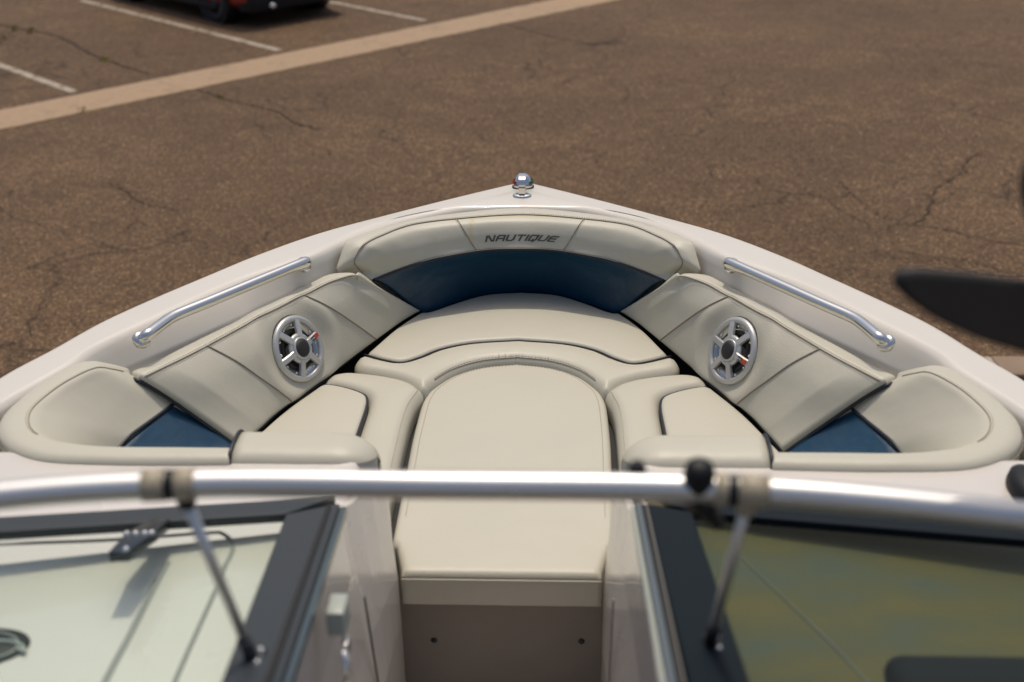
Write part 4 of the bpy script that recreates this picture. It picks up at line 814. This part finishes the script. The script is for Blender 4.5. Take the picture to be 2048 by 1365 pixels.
        G().tube([(-.196, 1.40, 2.09), (-.192, 1.39, 2.06), (-.198, 1.38, 2.03)], [.007, .009, .005], 10).out('latch_hook', CHROME, lt)
DZ = 2.04
for s in (-1, 1):                            # moulded dash top under each pane
    yy_ = 0 if s < 0 else .08; G().prism([(s * .285, 1.80 + yy_, 1.936), (s * 1.195, 1.60 + yy_ * 1.7, 1.936), (s * 1.195, 1.005, 1.936), (s * .285, 1.005, 1.936)], (0, 0, DZ - 1.9365)).out('dash_top', GELIN, boat, bevel=.008, seg=3)
# moulded grooves and badge on the left deck, painted reflection panel and instrument hood on the right
def groove(pts, w_, nm='deck_groove'):
    P = cr(np.asarray(pts)[:, :2], 60); t = np.gradient(P, axis=0); t /= np.linalg.norm(t, axis=1, keepdims=True); n = np.stack([-t[:, 1], t[:, 0]], 1)
    q = G(); a, b = P + n * w_, P - n * w_; z0 = DZ
    V = [(x, y, z0) for x, y in a] + [(x, y, z0 + .004) for x, y in P] + [(x, y, z0) for x, y in b]; F = [(i, i + 1, 61 + i, 60 + i) for i in range(59)] + [(60 + i, 61 + i, 121 + i, 120 + i) for i in range(59)]
    return part(nm, V, F, mat('groove_grey', (.26, .26, .25), .6), boat)
g1_ = [(-1.15, 1.69, 0)] + T['grooves'] + [(-.452, 1.1, 0)]
groove(g1_, .0045); groove(T['groove2'] + [(-.558, 1.1, 0)], .006)
bd = G().lathe([(0, .004), (.072, .004), (.078, .001), (.078, -.002)], Matrix.Translation((-.795, 1.450, 2.041)) @ Matrix.Rotation(rad(8), 4, 'Z') @ Matrix.Diagonal((1.05, .60, 1, 1)), 40).out('oval_badge', BLACK, boat)
ob = G()
for k in range(40):
    pass
th = np.linspace(0, 2 * math.pi, 60)
G().tube([(-.795 + .066 * math.cos(a), 1.450 + .036 * math.sin(a), 2.0455) for a in th], .0016, 6).out('badge_rim', FRAMEL, bd)
P = [(-.795 + .05 * math.sin(k * .9) * (k / 9) ** .5 - .0 + (k - 5) * .009, 1.450 + .014 * math.cos(k * 1.7), 2.046) for k in range(11)]
G().tube(cr(P, 60), .003, 6).out('badge_script', FRAMEL, bd)
G().prism([(.296, 1.876, DZ + .0015), (1.19, 1.724, DZ + .0015), (1.17, 1.02, DZ + .0015), (.296, 1.02, DZ + .0015)], (0, 0, .010)).out('reflection_panel', PANE_REFL, boat, bevel=.003)  # invented panel on the dash, carrying the painted reflection blotches
G().tube([(.435, 1.72, DZ + .012), (.565, 1.46, DZ + .012), (.66, 1.22, DZ + .012), (.70, 1.06, DZ + .012)], .0022, 6).out('painted_reflection_line', mat('painted_reflection_line_grey', (.10, .11, .085), .6), boat)  # faint diagonal line drawn across the invented panel
hd = G().box((.611, 1.04, DZ + .0125), (1.12, 1.405, 2.108)).out('instrument_hood', MATTE, boat, bevel=.03, seg=5)

# ================================================================ rear view mirror on its arm
mo_ = [(.4818, 2.797), (.486, 2.812), (.5243, 2.8125), (.575, 2.807), (.625, 2.800), (.72, 2.785), (.80, 2.765), (.83, 2.735), (.82, 2.700), (.76, 2.688), (.70, 2.698), (.6396, 2.7155), (.5837, 2.7335), (.5376, 2.7544), (.502, 2.778)]
P2 = cr(np.array([(x, z) for x, z in mo_ + mo_[:1]]), 72)[:-1]; cxy = P2.mean(0)
V = []; lay = [(1.0, .0), (1.0, .006), (.97, .022), (.86, .040), (.62, .054), (.3, .060)]
for f_, d in lay: V += [(cxy[0] + (x - cxy[0]) * f_, 1.165 + d, cxy[1] + (z - cxy[1]) * f_ - d * .2) for x, z in P2]
n = len(P2); F = [(i * n + k, i * n + (k + 1) % n, (i + 1) * n + (k + 1) % n, (i + 1) * n + k) for i in range(len(lay) - 1) for k in range(n)] + [tuple(range(5 * n, 6 * n)), tuple(range(n))]
mr_ = part('mirror_housing', V, F, mat('black_satin', (.012, .012, .012), .5), boat)
part('mirror_glass', [(cxy[0] + (x - cxy[0]) * .93, 1.1635, cxy[1] + (z - cxy[1]) * .90) for x, z in P2], [tuple(range(n))], mat('mirror_back', (.02, .02, .02), .35), mr_, smooth=False)
arm = G().tube(cr([(.70, 1.07, 2.50), (.70, 1.12, 2.60), (.715, 1.20, 2.70), (.70, 1.22, 2.80), (.655, 1.20, 2.87), (.645, 1.195, 2.905), (.66, 1.20, 2.96)], 40), np.interp(np.linspace(0, 1, 40), [0, .6, .8, .9, 1], [.014, .014, .036, .038, .018]), 18).out('mirror_arm', BLACK, boat)
